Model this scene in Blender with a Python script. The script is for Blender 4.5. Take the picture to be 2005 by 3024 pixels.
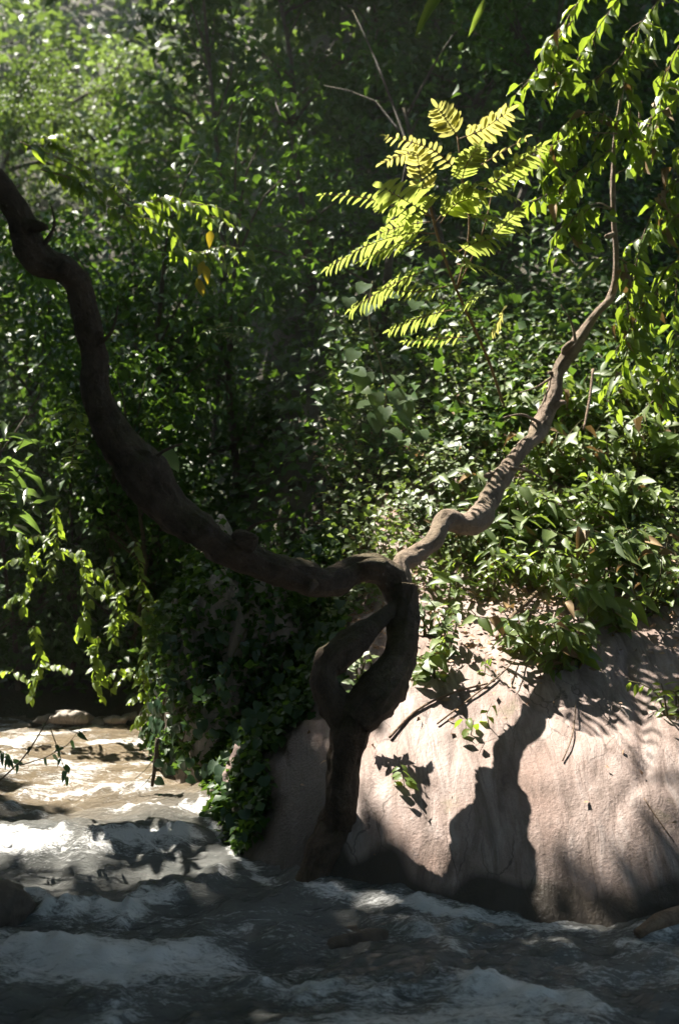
import bpy, math, random
import numpy as np
from mathutils import Vector, Matrix, noise as mnoise

random.seed(7)
RNG = np.random.default_rng(11)
scene = bpy.context.scene
COL = scene.collection
for o in list(bpy.data.objects):
    bpy.data.objects.remove(o)

# ------------------------------------------------------------------ camera, sky, sun, exposure
CAM = Vector((0.0, 0.0, 1.7))
TAN = 0.45                                   # tangent of half the vertical field of view
cam_data = bpy.data.cameras.new('camera')
cam_data.sensor_fit = 'VERTICAL'
cam_data.sensor_height = 36.0
cam_data.lens = 18.0 / TAN
cam_data.clip_end = 500.0
cam_data.clip_start = 0.05
cam = bpy.data.objects.new('camera', cam_data)
COL.objects.link(cam)
cam.location = CAM
cam.rotation_euler = (math.radians(90), 0, 0)
scene.camera = cam
cam_data.dof.use_dof = True
cam_data.dof.focus_distance = 5.7
cam_data.dof.aperture_fstop = 2.0

SUN = Vector((-0.457, 0.35, 0.90)).normalized()      # towards the sun
world = bpy.data.worlds.new('World')
scene.world = world
world.use_nodes = True
wn = world.node_tree
wn.nodes.clear()
w_out = wn.nodes.new('ShaderNodeOutputWorld')
w_bg = wn.nodes.new('ShaderNodeBackground')
w_sky = wn.nodes.new('ShaderNodeTexSky')
w_sky.sky_type = 'NISHITA'
w_sky.sun_disc = False
w_sky.sun_elevation = math.asin(SUN.z)
w_sky.sun_rotation = math.atan2(SUN.x, SUN.y)
w_bg.inputs['Strength'].default_value = 0.105
wn.links.new(w_sky.outputs[0], w_bg.inputs[0])
wn.links.new(w_bg.outputs[0], w_out.inputs[0])

sun_data = bpy.data.lights.new('sun', 'SUN')
sun_data.energy = 5.0
sun_data.angle = math.radians(0.5)
sun_data.color = (1.0, 0.94, 0.83)
sun = bpy.data.objects.new('sun', sun_data)
COL.objects.link(sun)
sun.location = SUN * 40
sun.rotation_euler = (-SUN).to_track_quat('-Z', 'Y').to_euler()

scene.view_settings.view_transform = 'Standard'
scene.view_settings.look = 'None'
scene.view_settings.gamma = 1.0
scene.view_settings.exposure = 2.2
scene.view_settings.use_curve_mapping = False
scene.cycles.max_bounces = 6
scene.cycles.transparent_max_bounces = 4
scene.cycles.diffuse_bounces = 4
scene.cycles.glossy_bounces = 2
scene.cycles.transmission_bounces = 3
scene.cycles.sample_clamp_indirect = 4.0
scene.cycles.use_denoising = True

# ------------------------------------------------------------------ helpers: photo pixel + distance -> point
K = TAN / 1512.0
def P(px, py, d):
    return Vector(((px - 1002.5) * K * d, d, CAM.z - (py - 1512.0) * K * d))
def mm(px, d):                                # a length of px photo pixels at distance d, in metres
    return px * K * d

# ------------------------------------------------------------------ value noise (numpy)
_perm = RNG.random((256, 256))
def vnoise(x, y, s=0):
    x = np.asarray(x, float) + s * 17.3; y = np.asarray(y, float) + s * 5.7
    xi = np.floor(x).astype(int); yi = np.floor(y).astype(int)
    fx = x - xi; fy = y - yi
    fx = fx * fx * (3 - 2 * fx); fy = fy * fy * (3 - 2 * fy)
    g = lambda a, b: _perm[a & 255, b & 255]
    return ((g(xi, yi) * (1 - fx) + g(xi + 1, yi) * fx) * (1 - fy) +
            (g(xi, yi + 1) * (1 - fx) + g(xi + 1, yi + 1) * fx) * fy) - 0.5
def fbm(x, y, s=0, oct=4, gain=0.5):
    r = 0; a = 1.0; f = 1.0
    for i in range(oct):
        r = r + a * vnoise(np.asarray(x) * f, np.asarray(y) * f, s + i * 3)
        a *= gain; f *= 2.03
    return r
def sstep(a, b, x):
    t = np.clip((np.asarray(x, float) - a) / (b - a), 0, 1)
    return t * t * (3 - 2 * t)

# ------------------------------------------------------------------ terrain functions
SHX = [-30, -1.6, -1.2, -0.9, -0.6, -0.3, 0.4, 1.2, 3, 30]
SHY = [8.5, 8.3, 7.2, 6.5, 5.6, 5.05, 4.75, 4.62, 4.45, 3.5]
def shore(x):
    r = 0
    for o in (-.15, -.07, 0, .07, .15):
        r = r + np.interp(np.asarray(x) + o, SHX, SHY)
    return r / 5
def prof_right(t):
    r = 0
    for o in (-.16, -.08, 0, .08, .16):
        r = r + np.interp(t + o, [-.6, 0, .1, .3, .6, 1.1, 1.6, 2.1, 4.3, 7.3, 12, 30, 60],
                          [-.55, -.1, .08, .36, .60, .86, 1.07, 1.28, 3.0, 5.3, 8.5, 22, 40])
    return r / 5
def prof_left(t):
    return np.interp(t, [-1, -.3, 0, .3, 1.5, 4, 8, 14, 30, 60], [-.6, -.35, .12, .32, .6, 1.6, 4.2, 9, 24, 40])
def rock_h(x, y):
    x = np.asarray(x, float); y = np.asarray(y, float)
    t = y - shore(x)
    z = prof_right(t)
    f = 0.55 + 0.45 * sstep(-0.8, 0.35, x)
    z = np.where(z > 0, z * f, z)
    z = z + 0.10 * fbm(x * 0.9, y * 0.9, 2, 3) + 0.035 * fbm(x * 3, y * 2.2, 5, 3)
    # overlapping slabs running up the slope
    d = x * 0.75 + y * 0.66 + 0.25 * fbm(x * 1.1, y * 1.1, 9, 2)
    saw = (d * 1.35) % 1.0
    z = z + 0.05 * (saw - 0.5) * sstep(0.25, 0.9, t) * (sstep(0.0, 0.07, saw))
    d2 = x * 0.9 - y * 0.35 + 0.3 * fbm(x * 1.7, y * 1.7, 13, 3)
    z = z - 0.03 * np.exp(-(((d2 * .8) % 1.0 - .5) / .035) ** 2) * sstep(.2, .6, t) * (vnoise(x * 1.3, y * 1.3, 77) > -.05)
    return z
def ground_h(x, y):
    x = np.asarray(x, float); y = np.asarray(y, float)
    t = y - shore(x)
    zl = prof_left(t)
    zr = prof_right(t)
    c = -0.75 - 0.06 * np.clip(y - 7, 0, 30)
    w = sstep(c - 0.6, c + 0.7, x)
    z = zl * (1 - w) + zr * w
    z = z + 0.12 * fbm(x * .8, y * .8, 21, 3) * sstep(0.1, 1.0, t)
    # sunk below the bare rock, level with it where the soil begins
    inrock = sstep(-1.1, -0.8, x) * (1 - sstep(6.5, 7.0, y + 0.3 * fbm(x * 2, y * 2, 4, 2))) * sstep(4.0, 4.3, y)
    z = np.where(inrock > 0, z - 0.35 * inrock, z)
    # left bank out of frame, and behind the camera
    side = sstep(-4.6, -6.0, x)
    z = np.maximum(z, -0.5 + 2.2 * side)
    z = np.maximum(z, -0.5 + 1.2 * sstep(-2.5, -5.0, y))
    return z
def surf_h(x, y):
    x = np.asarray(x, float); y = np.asarray(y, float)
    r = np.where((x > -0.9) & (x < 4.6) & (y > 4.3) & (y < 7.6), rock_h(x, y), -9)
    return np.maximum(r, ground_h(x, y))
def hit(px, py, d0=4.0, d1=30.0):
    """Point of the bank that the photo shows at a pixel."""
    d = np.linspace(d0, d1, 2600)
    x = (px - 1002.5) * K * d
    z = CAM.z - (py - 1512.0) * K * d
    k = np.argmax(z <= surf_h(x, d))
    return Vector((float(x[k]), float(d[k]), float(z[k])))
WZ = lambda y: np.interp(y, [-5, 4.7, 5.6, 6.4, 9], [0, 0, .12, .16, .2])
def hitw(px, py):
    d = np.linspace(2.5, 9.5, 2000)
    z = CAM.z - (py - 1512.0) * K * d
    k = np.argmax(z <= WZ(d))
    return Vector(((px - 1002.5) * K * float(d[k]), float(d[k]), float(z[k])))

# ------------------------------------------------------------------ mesh and object helpers
def new_mesh(name, verts, faces, mat=None, smooth=True):
    me = bpy.data.meshes.new(name)
    me.from_pydata([tuple(v) for v in verts], [], faces)
    if smooth and len(me.polygons):
        me.polygons.foreach_set('use_smooth', np.ones(len(me.polygons), bool))
    if mat:
        me.materials.append(mat)
    me.update()
    return me
def np_mesh(name, verts, faces, mat=None, smooth=True, attrs=None):
    verts = np.asarray(verts, np.float32).reshape(-1, 3); faces = np.asarray(faces, np.int32)
    n = faces.shape[1]
    me = bpy.data.meshes.new(name)
    me.vertices.add(len(verts)); me.vertices.foreach_set('co', verts.ravel())
    me.loops.add(faces.size); me.loops.foreach_set('vertex_index', faces.ravel())
    me.polygons.add(len(faces))
    me.polygons.foreach_set('loop_start', np.arange(len(faces), dtype=np.int32) * n)
    if smooth:
        me.polygons.foreach_set('use_smooth', np.ones(len(faces), bool))
    for k, v in (attrs or {}).items():
        a = me.attributes.new(k, 'FLOAT', 'POINT'); a.data.foreach_set('value', np.asarray(v, np.float32).ravel())
    if mat:
        me.materials.append(mat)
    me.update(calc_edges=True); me.validate()
    return me
def obj(name, me, parent=None, loc=(0, 0, 0)):
    o = bpy.data.objects.new(name, me)
    COL.objects.link(o)
    o.location = loc
    if parent is not None:
        o.parent = parent
    return o
def tag(o, label=None, cat=None, group=None, kind=None):
    if label: o['label'] = label
    if cat: o['category'] = cat
    if group: o['group'] = group
    if kind: o['kind'] = kind
    return o
def thing(name, loc, label, cat, group=None):
    o = bpy.data.objects.new(name, None)
    o.empty_display_size = 0.05
    COL.objects.link(o); o.location = loc
    return tag(o, label, cat, group)
def grid_mesh(name, xs, ys, hf, mat, attrs=None):
    X, Y = np.meshgrid(xs, ys)
    Z = hf(X, Y)
    v = np.stack([X, Y, Z], -1).reshape(-1, 3)
    nx, ny = len(xs), len(ys)
    i = np.arange(nx * ny).reshape(ny, nx)
    f = np.stack([i[:-1, :-1], i[:-1, 1:], i[1:, 1:], i[1:, :-1]], -1).reshape(-1, 4)
    a = {k: fn(X, Y).ravel() for k, fn in (attrs or {}).items()}
    return np_mesh(name, v, f, mat, True, a)
def catmull(pts, rad, step):
    """Resample a polyline of points and radii to a smooth curve."""
    pts = [Vector(p) for p in pts]; n = len(pts)
    if n == 2:
        pts = [pts[0], (pts[0] + pts[1]) / 2, pts[1]]; rad = [rad[0], (rad[0] + rad[1]) / 2, rad[1]]; n = 3
    op, orad = [], []
    for i in range(n - 1):
        p0, p1, p2, p3 = pts[max(i - 1, 0)], pts[i], pts[i + 1], pts[min(i + 2, n - 1)]
        m = max(1, int((p2 - p1).length / step))
        for k in range(m):
            t = k / m
            op.append(0.5 * ((2 * p1) + (p2 - p0) * t + (2 * p0 - 5 * p1 + 4 * p2 - p3) * t * t + (3 * p1 - p0 - 3 * p2 + p3) * t ** 3))
            orad.append(rad[i] * (1 - t) + rad[i + 1] * t)
    op.append(pts[-1]); orad.append(rad[-1])
    return op, orad
def tube(name, pts, rad, mat, seg=8, step=0.05, bump=0.0, bfreq=6.0, knots=0.0, seed=0.0, origin=None, flat=1.0, furrow=0.0, kink=0.0):
    P_, R_ = catmull(pts, rad, step)
    if kink:
        P_ = [p + Vector((mnoise.noise(p * 4.3 + Vector((seed, 1, 2))), mnoise.noise(p * 4.3 + Vector((3, seed, 2))), mnoise.noise(p * 4.3 + Vector((5, 1, seed))))) * kink * r for p, r in zip(P_, R_)]
    o0 = Vector(origin) if origin is not None else Vector((0, 0, 0))
    vs, fs = [], []
    up = Vector((0.31, 0.77, 0.55)).normalized()
    for i, (p, r) in enumerate(zip(P_, R_)):
        t = (P_[min(i + 1, len(P_) - 1)] - P_[max(i - 1, 0)])
        t = t.normalized() if t.length > 1e-9 else Vector((0, 0, 1))
        a = up - t * up.dot(t)
        a = a.normalized() if a.length > 1e-6 else t.orthogonal().normalized()
        up = a; b = t.cross(a)
        rr0 = r
        if knots:
            rr0 = r * (1 + knots * max(0, mnoise.noise(p * 3.1 + Vector((seed, 0, 7)))) * 1.6)
        for k in range(seg):
            an = 2 * math.pi * k / seg
            dv = a * math.cos(an) + b * math.sin(an) * flat
            q = p + dv * rr0
            if bump:
                tl = i * step
                n1 = mnoise.noise(q * bfreq + Vector((seed, seed, 0)))
                n2 = mnoise.noise(q * bfreq * 2.7 + Vector((0, seed, seed)))
                amt = bump * (n1 + .5 * n2)
                if furrow:                      # long ridges that wander along the limb, broken into plates
                    w = an + .9 * mnoise.noise(p * 2.2 + Vector((seed, 0, 0)))
                    fu = mnoise.noise(Vector((math.cos(w) * 3.4, math.sin(w) * 3.4, tl * 5.0 + seed)))
                    f2 = mnoise.noise(Vector((math.cos(w) * 7.5, math.sin(w) * 7.5, tl * 16.0 - seed)))
                    amt += furrow * (-abs(fu) * 2.2 + .45 - abs(f2) * .9)
                q = p + dv * rr0 * (1 + amt)
            vs.append(q - o0)
    n = len(P_)
    for i in range(n - 1):
        for k in range(seg):
            k2 = (k + 1) % seg
            fs.append((i * seg + k, i * seg + k2, (i + 1) * seg + k2, (i + 1) * seg + k))
    vs.append(P_[0] - o0); vs.append(P_[-1] - o0)
    c0, c1 = len(vs) - 2, len(vs) - 1
    for k in range(seg):
        k2 = (k + 1) % seg
        fs.append((c0, k2, k)); fs.append((c1, (n - 1) * seg + k, (n - 1) * seg + k2))
    return new_mesh(name, vs, fs, mat)

# ------------------------------------------------------------------ materials
def nodes_of(name):
    m = bpy.data.materials.new(name); m.use_nodes = True
    nt = m.node_tree; nt.nodes.clear()
    out = nt.nodes.new('ShaderNodeOutputMaterial')
    return m, nt, out
def N(nt, t, **kw):
    n = nt.nodes.new(t)
    for k, v in kw.items():
        if k in n.inputs.keys() if hasattr(n.inputs, 'keys') else False:
            n.inputs[k].default_value = v
        else:
            setattr(n, k, v)
    return n
def ramp(nt, fac, stops):
    r = nt.nodes.new('ShaderNodeValToRGB')
    e = r.color_ramp.elements
    while len(e) < len(stops):
        e.new(0.5)
    for q, (p, c) in zip(e, stops):
        q.position = p; q.color = (*c, 1) if len(c) == 3 else c
    nt.links.new(fac, r.inputs[0])
    return r.outputs[0]
def tex_noise(nt, scale, detail=4, rough=.55, dist=0.0, vec=None):
    n = nt.nodes.new('ShaderNodeTexNoise')
    n.inputs['Scale'].default_value = scale; n.inputs['Detail'].default_value = detail
    n.inputs['Roughness'].default_value = rough; n.inputs['Distortion'].default_value = dist
    if vec is not None: nt.links.new(vec, n.inputs['Vector'])
    return n.outputs[0]
def mapping(nt, scale=(1, 1, 1), rot=(0, 0, 0), src='Object'):
    tc = nt.nodes.new('ShaderNodeTexCoord'); mp = nt.nodes.new('ShaderNodeMapping')
    mp.inputs['Scale'].default_value = scale; mp.inputs['Rotation'].default_value = rot
    nt.links.new(tc.outputs[src], mp.inputs[0])
    return mp.outputs[0]
def mix(nt, a, b, fac, mode='MIX'):
    m = nt.nodes.new('ShaderNodeMix'); m.data_type = 'RGBA'; m.blend_type = mode
    for s, k in ((fac, 0), (a, 6), (b, 7)):
        if hasattr(s, 'is_output'): nt.links.new(s, m.inputs[k])
        elif k == 0: m.inputs[0].default_value = s
        else: m.inputs[k].default_value = (*s, 1)
    return m.outputs[2]
def bump(nt, h, strength=.5, dist=.02):
    b = nt.nodes.new('ShaderNodeBump')
    b.inputs['Strength'].default_value = strength; b.inputs['Distance'].default_value = dist
    nt.links.new(h, b.inputs['Height'])
    return b.outputs[0]
def leaf_mat(name, dark, light, back, rough=.38, trans=.38, spec=.5, src='obj'):
    m, nt, out = nodes_of(name)
    if src == 'obj':
        fac = nt.nodes.new('ShaderNodeObjectInfo').outputs['Random']
    else:
        a = nt.nodes.new('ShaderNodeAttribute'); a.attribute_name = 'tint'; fac = a.outputs['Fac']
    c = ramp(nt, fac, [(0.0, dark), (1.0, light)])
    blotch = tex_noise(nt, 22, 3, .6, vec=mapping(nt))
    c = mix(nt, c, tuple(x * .55 for x in dark), ramp(nt, blotch, [(.5, (0, 0, 0)), (.75, (.6, .6, .6))]))
    pb = nt.nodes.new('ShaderNodeBsdfPrincipled')
    pb.inputs['Roughness'].default_value = rough
    pb.inputs['Specular IOR Level'].default_value = spec
    nt.links.new(c, pb.inputs['Base Color'])
    tr = nt.nodes.new('ShaderNodeBsdfTranslucent')
    tc = mix(nt, back, tuple(x * .6 for x in back), fac)
    nt.links.new(tc, tr.inputs[0])
    ms = nt.nodes.new('ShaderNodeMixShader'); ms.inputs[0].default_value = trans
    nt.links.new(pb.outputs[0], ms.inputs[1]); nt.links.new(tr.outputs[0], ms.inputs[2])
    nt.links.new(ms.outputs[0], out.inputs[0])
    return m
M = {}
M['leaf_shrub'] = leaf_mat('leaf_shrub', (.06, .105, .028), (.18, .23, .075), (.30, .42, .05), .48, .38, .4)
M['leaf_ivy'] = leaf_mat('leaf_ivy', (.07, .11, .04), (.16, .20, .085), (.20, .30, .05), .48, .28, .4)
M['leaf_vine'] = leaf_mat('leaf_vine', (.055, .10, .02), (.14, .19, .04), (.36, .50, .04), .44, .45, .45)
M['leaf_lime'] = leaf_mat('leaf_lime', (.10, .15, .035), (.16, .20, .05), (.44, .52, .10), .45, .5, .4)
M['leaf_young'] = leaf_mat('leaf_young', (.15, .155, .04), (.21, .20, .055), (.58, .55, .15), .42, .52, .4)
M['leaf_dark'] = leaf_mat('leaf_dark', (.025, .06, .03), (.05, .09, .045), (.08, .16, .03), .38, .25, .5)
M['leaf_big'] = leaf_mat('leaf_big', (.06, .095, .045), (.10, .14, .065), (.20, .32, .05), .27, .33, .75)
M['leaf_yellow'] = leaf_mat('leaf_yellow', (.35, .26, .02), (.42, .34, .03), (.6, .45, .03), .45, .4, .4)
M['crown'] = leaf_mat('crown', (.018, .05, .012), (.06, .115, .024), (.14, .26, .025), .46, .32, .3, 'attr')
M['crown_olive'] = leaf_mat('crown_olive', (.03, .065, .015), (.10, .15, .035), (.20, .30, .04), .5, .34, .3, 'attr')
M['crown_haze_lit'] = leaf_mat('crown_haze_lit', (.07, .13, .03), (.19, .26, .09), (.32, .44, .10), .55, .38, .25, 'attr')  # distance haze and sunlight painted in as paler leaves
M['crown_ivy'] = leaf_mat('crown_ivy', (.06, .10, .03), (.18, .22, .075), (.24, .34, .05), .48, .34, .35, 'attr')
M['litter'] = leaf_mat('litter', (.17, .095, .055), (.42, .27, .17), (.2, .12, .06), .6, .1, .3, 'attr')
M['moss'] = leaf_mat('moss', (.07, .10, .015), (.14, .17, .03), (.1, .14, .02), .7, .1, .2, 'attr')

def bark_mat(name, a, b, moss=(.10, .10, .02), mossy=.3, rough=.75, scale=9):
    m, nt, out = nodes_of(name)
    v = mapping(nt)
    n1 = tex_noise(nt, scale, 6, .65, .6, v)
    c = ramp(nt, n1, [(.3, a), (.7, b)])
    n2 = tex_noise(nt, 3.2, 4, .6, .2, v)
    geo = nt.nodes.new('ShaderNodeNewGeometry'); sep = nt.nodes.new('ShaderNodeSeparateXYZ')
    nt.links.new(geo.outputs['Normal'], sep.inputs[0])
    ma = nt.nodes.new('ShaderNodeMath'); ma.operation = 'MULTIPLY_ADD'
    nt.links.new(sep.outputs[2], ma.inputs[0]); ma.inputs[1].default_value = .18
    nt.links.new(n2, ma.inputs[2])
    mf = ramp(nt, ma.outputs[0], [(.56, (0, 0, 0)), (.72, (mossy, mossy, mossy))])
    c = mix(nt, c, moss, mf)
    fine = tex_noise(nt, 40, 6, .75, 1.2, v)
    pb = nt.nodes.new('ShaderNodeBsdfPrincipled'); pb.inputs['Roughness'].default_value = rough
    pb.inputs['Specular IOR Level'].default_value = .25
    c = mix(nt, c, tuple(x * .35 for x in a), ramp(nt, fine, [(.55, (0, 0, 0)), (.75, (.8, .8, .8))]))
    nt.links.new(c, pb.inputs['Base Color'])
    mh = nt.nodes.new('ShaderNodeMath'); mh.operation = 'ADD'
    nt.links.new(n1, mh.inputs[0]); nt.links.new(fine, mh.inputs[1])
    nt.links.new(bump(nt, mh.outputs[0], 1.0, .035), pb.inputs['Normal'])
    nt.links.new(pb.outputs[0], out.inputs[0])
    return m
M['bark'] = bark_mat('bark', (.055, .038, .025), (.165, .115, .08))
M['bark_sunlit'] = bark_mat('bark_sunlit', (.20, .14, .10), (.45, .34, .26), mossy=.25)  # sunlight on the right limb painted in as lighter bark
M['bark_dark'] = bark_mat('bark_dark', (.05, .038, .025), (.13, .10, .065), mossy=.5)
M['twig'] = bark_mat('twig', (.20, .13, .085), (.38, .27, .19), mossy=.1, scale=20)
M['stem'] = bark_mat('stem', (.10, .10, .035), (.22, .18, .08), mossy=.2, scale=25)
M['stem_red'] = bark_mat('stem_red', (.22, .12, .06), (.34, .22, .10), mossy=.0, scale=25)

def rock_mat(name, base, pale, dark, wet=True):
    m, nt, out = nodes_of(name)
    v = mapping(nt, (1, 1, 1))
    vs = mapping(nt, (5.0, 1.1, 1.6), (0, 0, math.radians(-42)))
    streak = tex_noise(nt, 2.6, 6, .62, .8, vs)
    big = tex_noise(nt, 1.7, 4, .55, .4, v)
    fine = tex_noise(nt, 60, 5, .7, 0, v)
    speck = tex_noise(nt, 190, 3, .7, 0, v)
    c = ramp(nt, streak, [(.28, dark), (.5, base), (.72, pale)])
    c = mix(nt, c, (base[0] * .82, base[1] * .72, base[2] * .66), ramp(nt, big, [(.42, (0, 0, 0)), (.7, (.75, .75, .75))]))
    c = mix(nt, c, dark, ramp(nt, fine, [(.55, (0, 0, 0)), (.78, (.55, .55, .55))]))
    c = mix(nt, c, pale, ramp(nt, speck, [(.58, (0, 0, 0)), (.72, (.5, .5, .5))]))
    # wandering cracks and dark run-off stains down the slope
    vo = nt.nodes.new('ShaderNodeTexVoronoi'); vo.feature = 'DISTANCE_TO_EDGE'; vo.inputs['Scale'].default_value = 1.5
    vw = nt.nodes.new('ShaderNodeVectorMath'); vw.operation = 'ADD'
    nn = nt.nodes.new('ShaderNodeTexNoise'); nn.inputs['Scale'].default_value = 3.0; nn.inputs['Detail'].default_value = 6
    nt.links.new(v, nn.inputs['Vector']); nt.links.new(vs, vw.inputs[0]); nt.links.new(nn.outputs['Color'], vw.inputs[1])
    nt.links.new(vw.outputs[0], vo.inputs['Vector'])
    crack = ramp(nt, vo.outputs['Distance'], [(.0, (1, 1, 1)), (.022, (0, 0, 0))])
    patchy = ramp(nt, tex_noise(nt, 2.3, 3, .5, 0, v), [(.45, (0, 0, 0)), (.6, (.75, .75, .75))])
    c = mix(nt, c, tuple(x * .45 for x in dark), mix(nt, (0, 0, 0), crack, patchy))
    stain = tex_noise(nt, 1.2, 6, .7, 1.4, vs)
    c = mix(nt, c, tuple(x * .7 for x in dark), ramp(nt, stain, [(.48, (0, 0, 0)), (.68, (.75, .75, .75))]))
    # thin moss film in patches
    mo = tex_noise(nt, 3.1, 5, .65, .5, v)
    c = mix(nt, c, (.13, .13, .05), ramp(nt, mo, [(.60, (0, 0, 0)), (.74, (.55, .55, .55))]))
    pb = nt.nodes.new('ShaderNodeBsdfPrincipled')
    pb.inputs['Specular IOR Level'].default_value = .3
    rough = ramp(nt, big, [(.3, (.55, .55, .55)), (.7, (.8, .8, .8))])
    if wet:                                    # damp waterline band, and the left flank's shade painted in
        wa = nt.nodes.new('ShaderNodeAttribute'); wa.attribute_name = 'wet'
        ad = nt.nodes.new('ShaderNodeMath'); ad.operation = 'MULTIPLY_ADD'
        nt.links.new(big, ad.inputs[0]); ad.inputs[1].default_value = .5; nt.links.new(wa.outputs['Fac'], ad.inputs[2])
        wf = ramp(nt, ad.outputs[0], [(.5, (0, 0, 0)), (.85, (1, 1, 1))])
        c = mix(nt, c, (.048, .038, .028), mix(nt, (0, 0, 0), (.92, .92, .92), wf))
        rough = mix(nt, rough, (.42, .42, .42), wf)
    nt.links.new(c, pb.inputs['Base Color']); nt.links.new(rough, pb.inputs['Roughness'])
    h = nt.nodes.new('ShaderNodeMath'); h.operation = 'MULTIPLY_ADD'
    nt.links.new(streak, h.inputs[0]); h.inputs[1].default_value = 2.4; nt.links.new(fine, h.inputs[2])
    nt.links.new(bump(nt, h.outputs[0], .5, .012), pb.inputs['Normal'])
    nt.links.new(pb.outputs[0], out.inputs[0])
    return m
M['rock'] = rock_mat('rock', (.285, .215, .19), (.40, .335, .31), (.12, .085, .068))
M['wet_stone'] = rock_mat('wet_stone', (.07, .056, .044), (.11, .09, .075), (.03, .025, .02), False)
M['stone'] = rock_mat('stone', (.26, .22, .18), (.36, .31, .27), (.12, .10, .08), False)

def soil_mat():
    m, nt, out = nodes_of('soil')
    v = mapping(nt)
    a = tex_noise(nt, 2.0, 6, .6, .3, v); b = tex_noise(nt, 30, 5, .7, 0, v)
    c = ramp(nt, a, [(.35, (.035, .032, .016)), (.6, (.075, .06, .034))])
    c = mix(nt, c, (.035, .05, .016), ramp(nt, tex_noise(nt, 1.1, 4, .6, 0, v), [(.45, (0, 0, 0)), (.6, (.8, .8, .8))]))
    c = mix(nt, c, (.15, .11, .065), ramp(nt, b, [(.62, (0, 0, 0)), (.74, (.6, .6, .6))]))
    pb = nt.nodes.new('ShaderNodeBsdfPrincipled'); pb.inputs['Roughness'].default_value = .9
    nt.links.new(c, pb.inputs['Base Color']); nt.links.new(bump(nt, b, .8, .05), pb.inputs['Normal'])
    nt.links.new(pb.outputs[0], out.inputs[0])
    return m
M['soil'] = soil_mat()
def water_mat():
    m, nt, out = nodes_of('water')
    v = mapping(nt, (0.85, 2.8, 1.0), (0, 0, math.radians(8)))
    at = nt.nodes.new('ShaderNodeAttribute'); at.attribute_name = 'foam'
    fn = tex_noise(nt, 11, 8, .72, .9, v); fn2 = tex_noise(nt, 60, 6, .75, .4, v)
    ad = nt.nodes.new('ShaderNodeMath'); ad.operation = 'MULTIPLY_ADD'
    nt.links.new(fn, ad.inputs[0]); ad.inputs[1].default_value = 2.3; nt.links.new(at.outputs['Fac'], ad.inputs[2])
    ad2 = nt.nodes.new('ShaderNodeMath'); ad2.operation = 'MULTIPLY_ADD'
    nt.links.new(fn2, ad2.inputs[0]); ad2.inputs[1].default_value = 1.5; nt.links.new(ad.outputs[0], ad2.inputs[2])
    mr = nt.nodes.new('ShaderNodeMapRange'); mr.interpolation_type = 'SMOOTHSTEP'
    mr.inputs[1].default_value = 2.1; mr.inputs[2].default_value = 2.85
    nt.links.new(ad2.outputs[0], mr.inputs[0])
    ff = mr.outputs[0]
    silt = tex_noise(nt, 2.2, 4, .6, .8, v)
    sa = nt.nodes.new('ShaderNodeAttribute'); sa.attribute_name = 'shallow_sunlit'  # sandier back stretch, its sunlit tan painted in as well
    body = mix(nt, ramp(nt, silt, [(.3, (.10, .105, .10)), (.7, (.19, .19, .18))]), ramp(nt, silt, [(.3, (.15, .12, .08)), (.7, (.28, .22, .15))]), sa.outputs['Fac'])
    c = mix(nt, body, (.80, .80, .80), ff)
    pb = nt.nodes.new('ShaderNodeBsdfPrincipled')
    nt.links.new(c, pb.inputs['Base Color'])
    ro = nt.nodes.new('ShaderNodeMapRange'); ro.inputs[3].default_value = .10; ro.inputs[4].default_value = .75
    nt.links.new(ff, ro.inputs[0]); nt.links.new(ro.outputs[0], pb.inputs['Roughness'])
    pb.inputs['IOR'].default_value = 1.33
    hh = nt.nodes.new('ShaderNodeMath'); hh.operation = 'ADD'
    rip = tex_noise(nt, 16, 6, .62, 1.0, v)
    nt.links.new(rip, hh.inputs[0]); nt.links.new(fn2, hh.inputs[1])
    nt.links.new(bump(nt, hh.outputs[0], .8, .03), pb.inputs['Normal'])
    nt.links.new(pb.outputs[0], out.inputs[0])
    return m
M['water'] = water_mat()
print('materials ok')

# ------------------------------------------------------------------ ground, stream, rock
def axis(a, b, c, d, fine, coarse):
    return np.unique(np.round(np.concatenate([np.arange(a, b, coarse), np.arange(b, c, fine), np.arange(c, d + coarse, coarse)]), 4))
tag(obj('ground', grid_mesh('ground', axis(-60, -4, 6, 60, .12, 1.5), axis(-30, 3, 13, 90, .12, 1.5), ground_h, M['soil'])),
    'dark leaf-littered soil of the wooded bank', 'ground', kind='structure')

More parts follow.
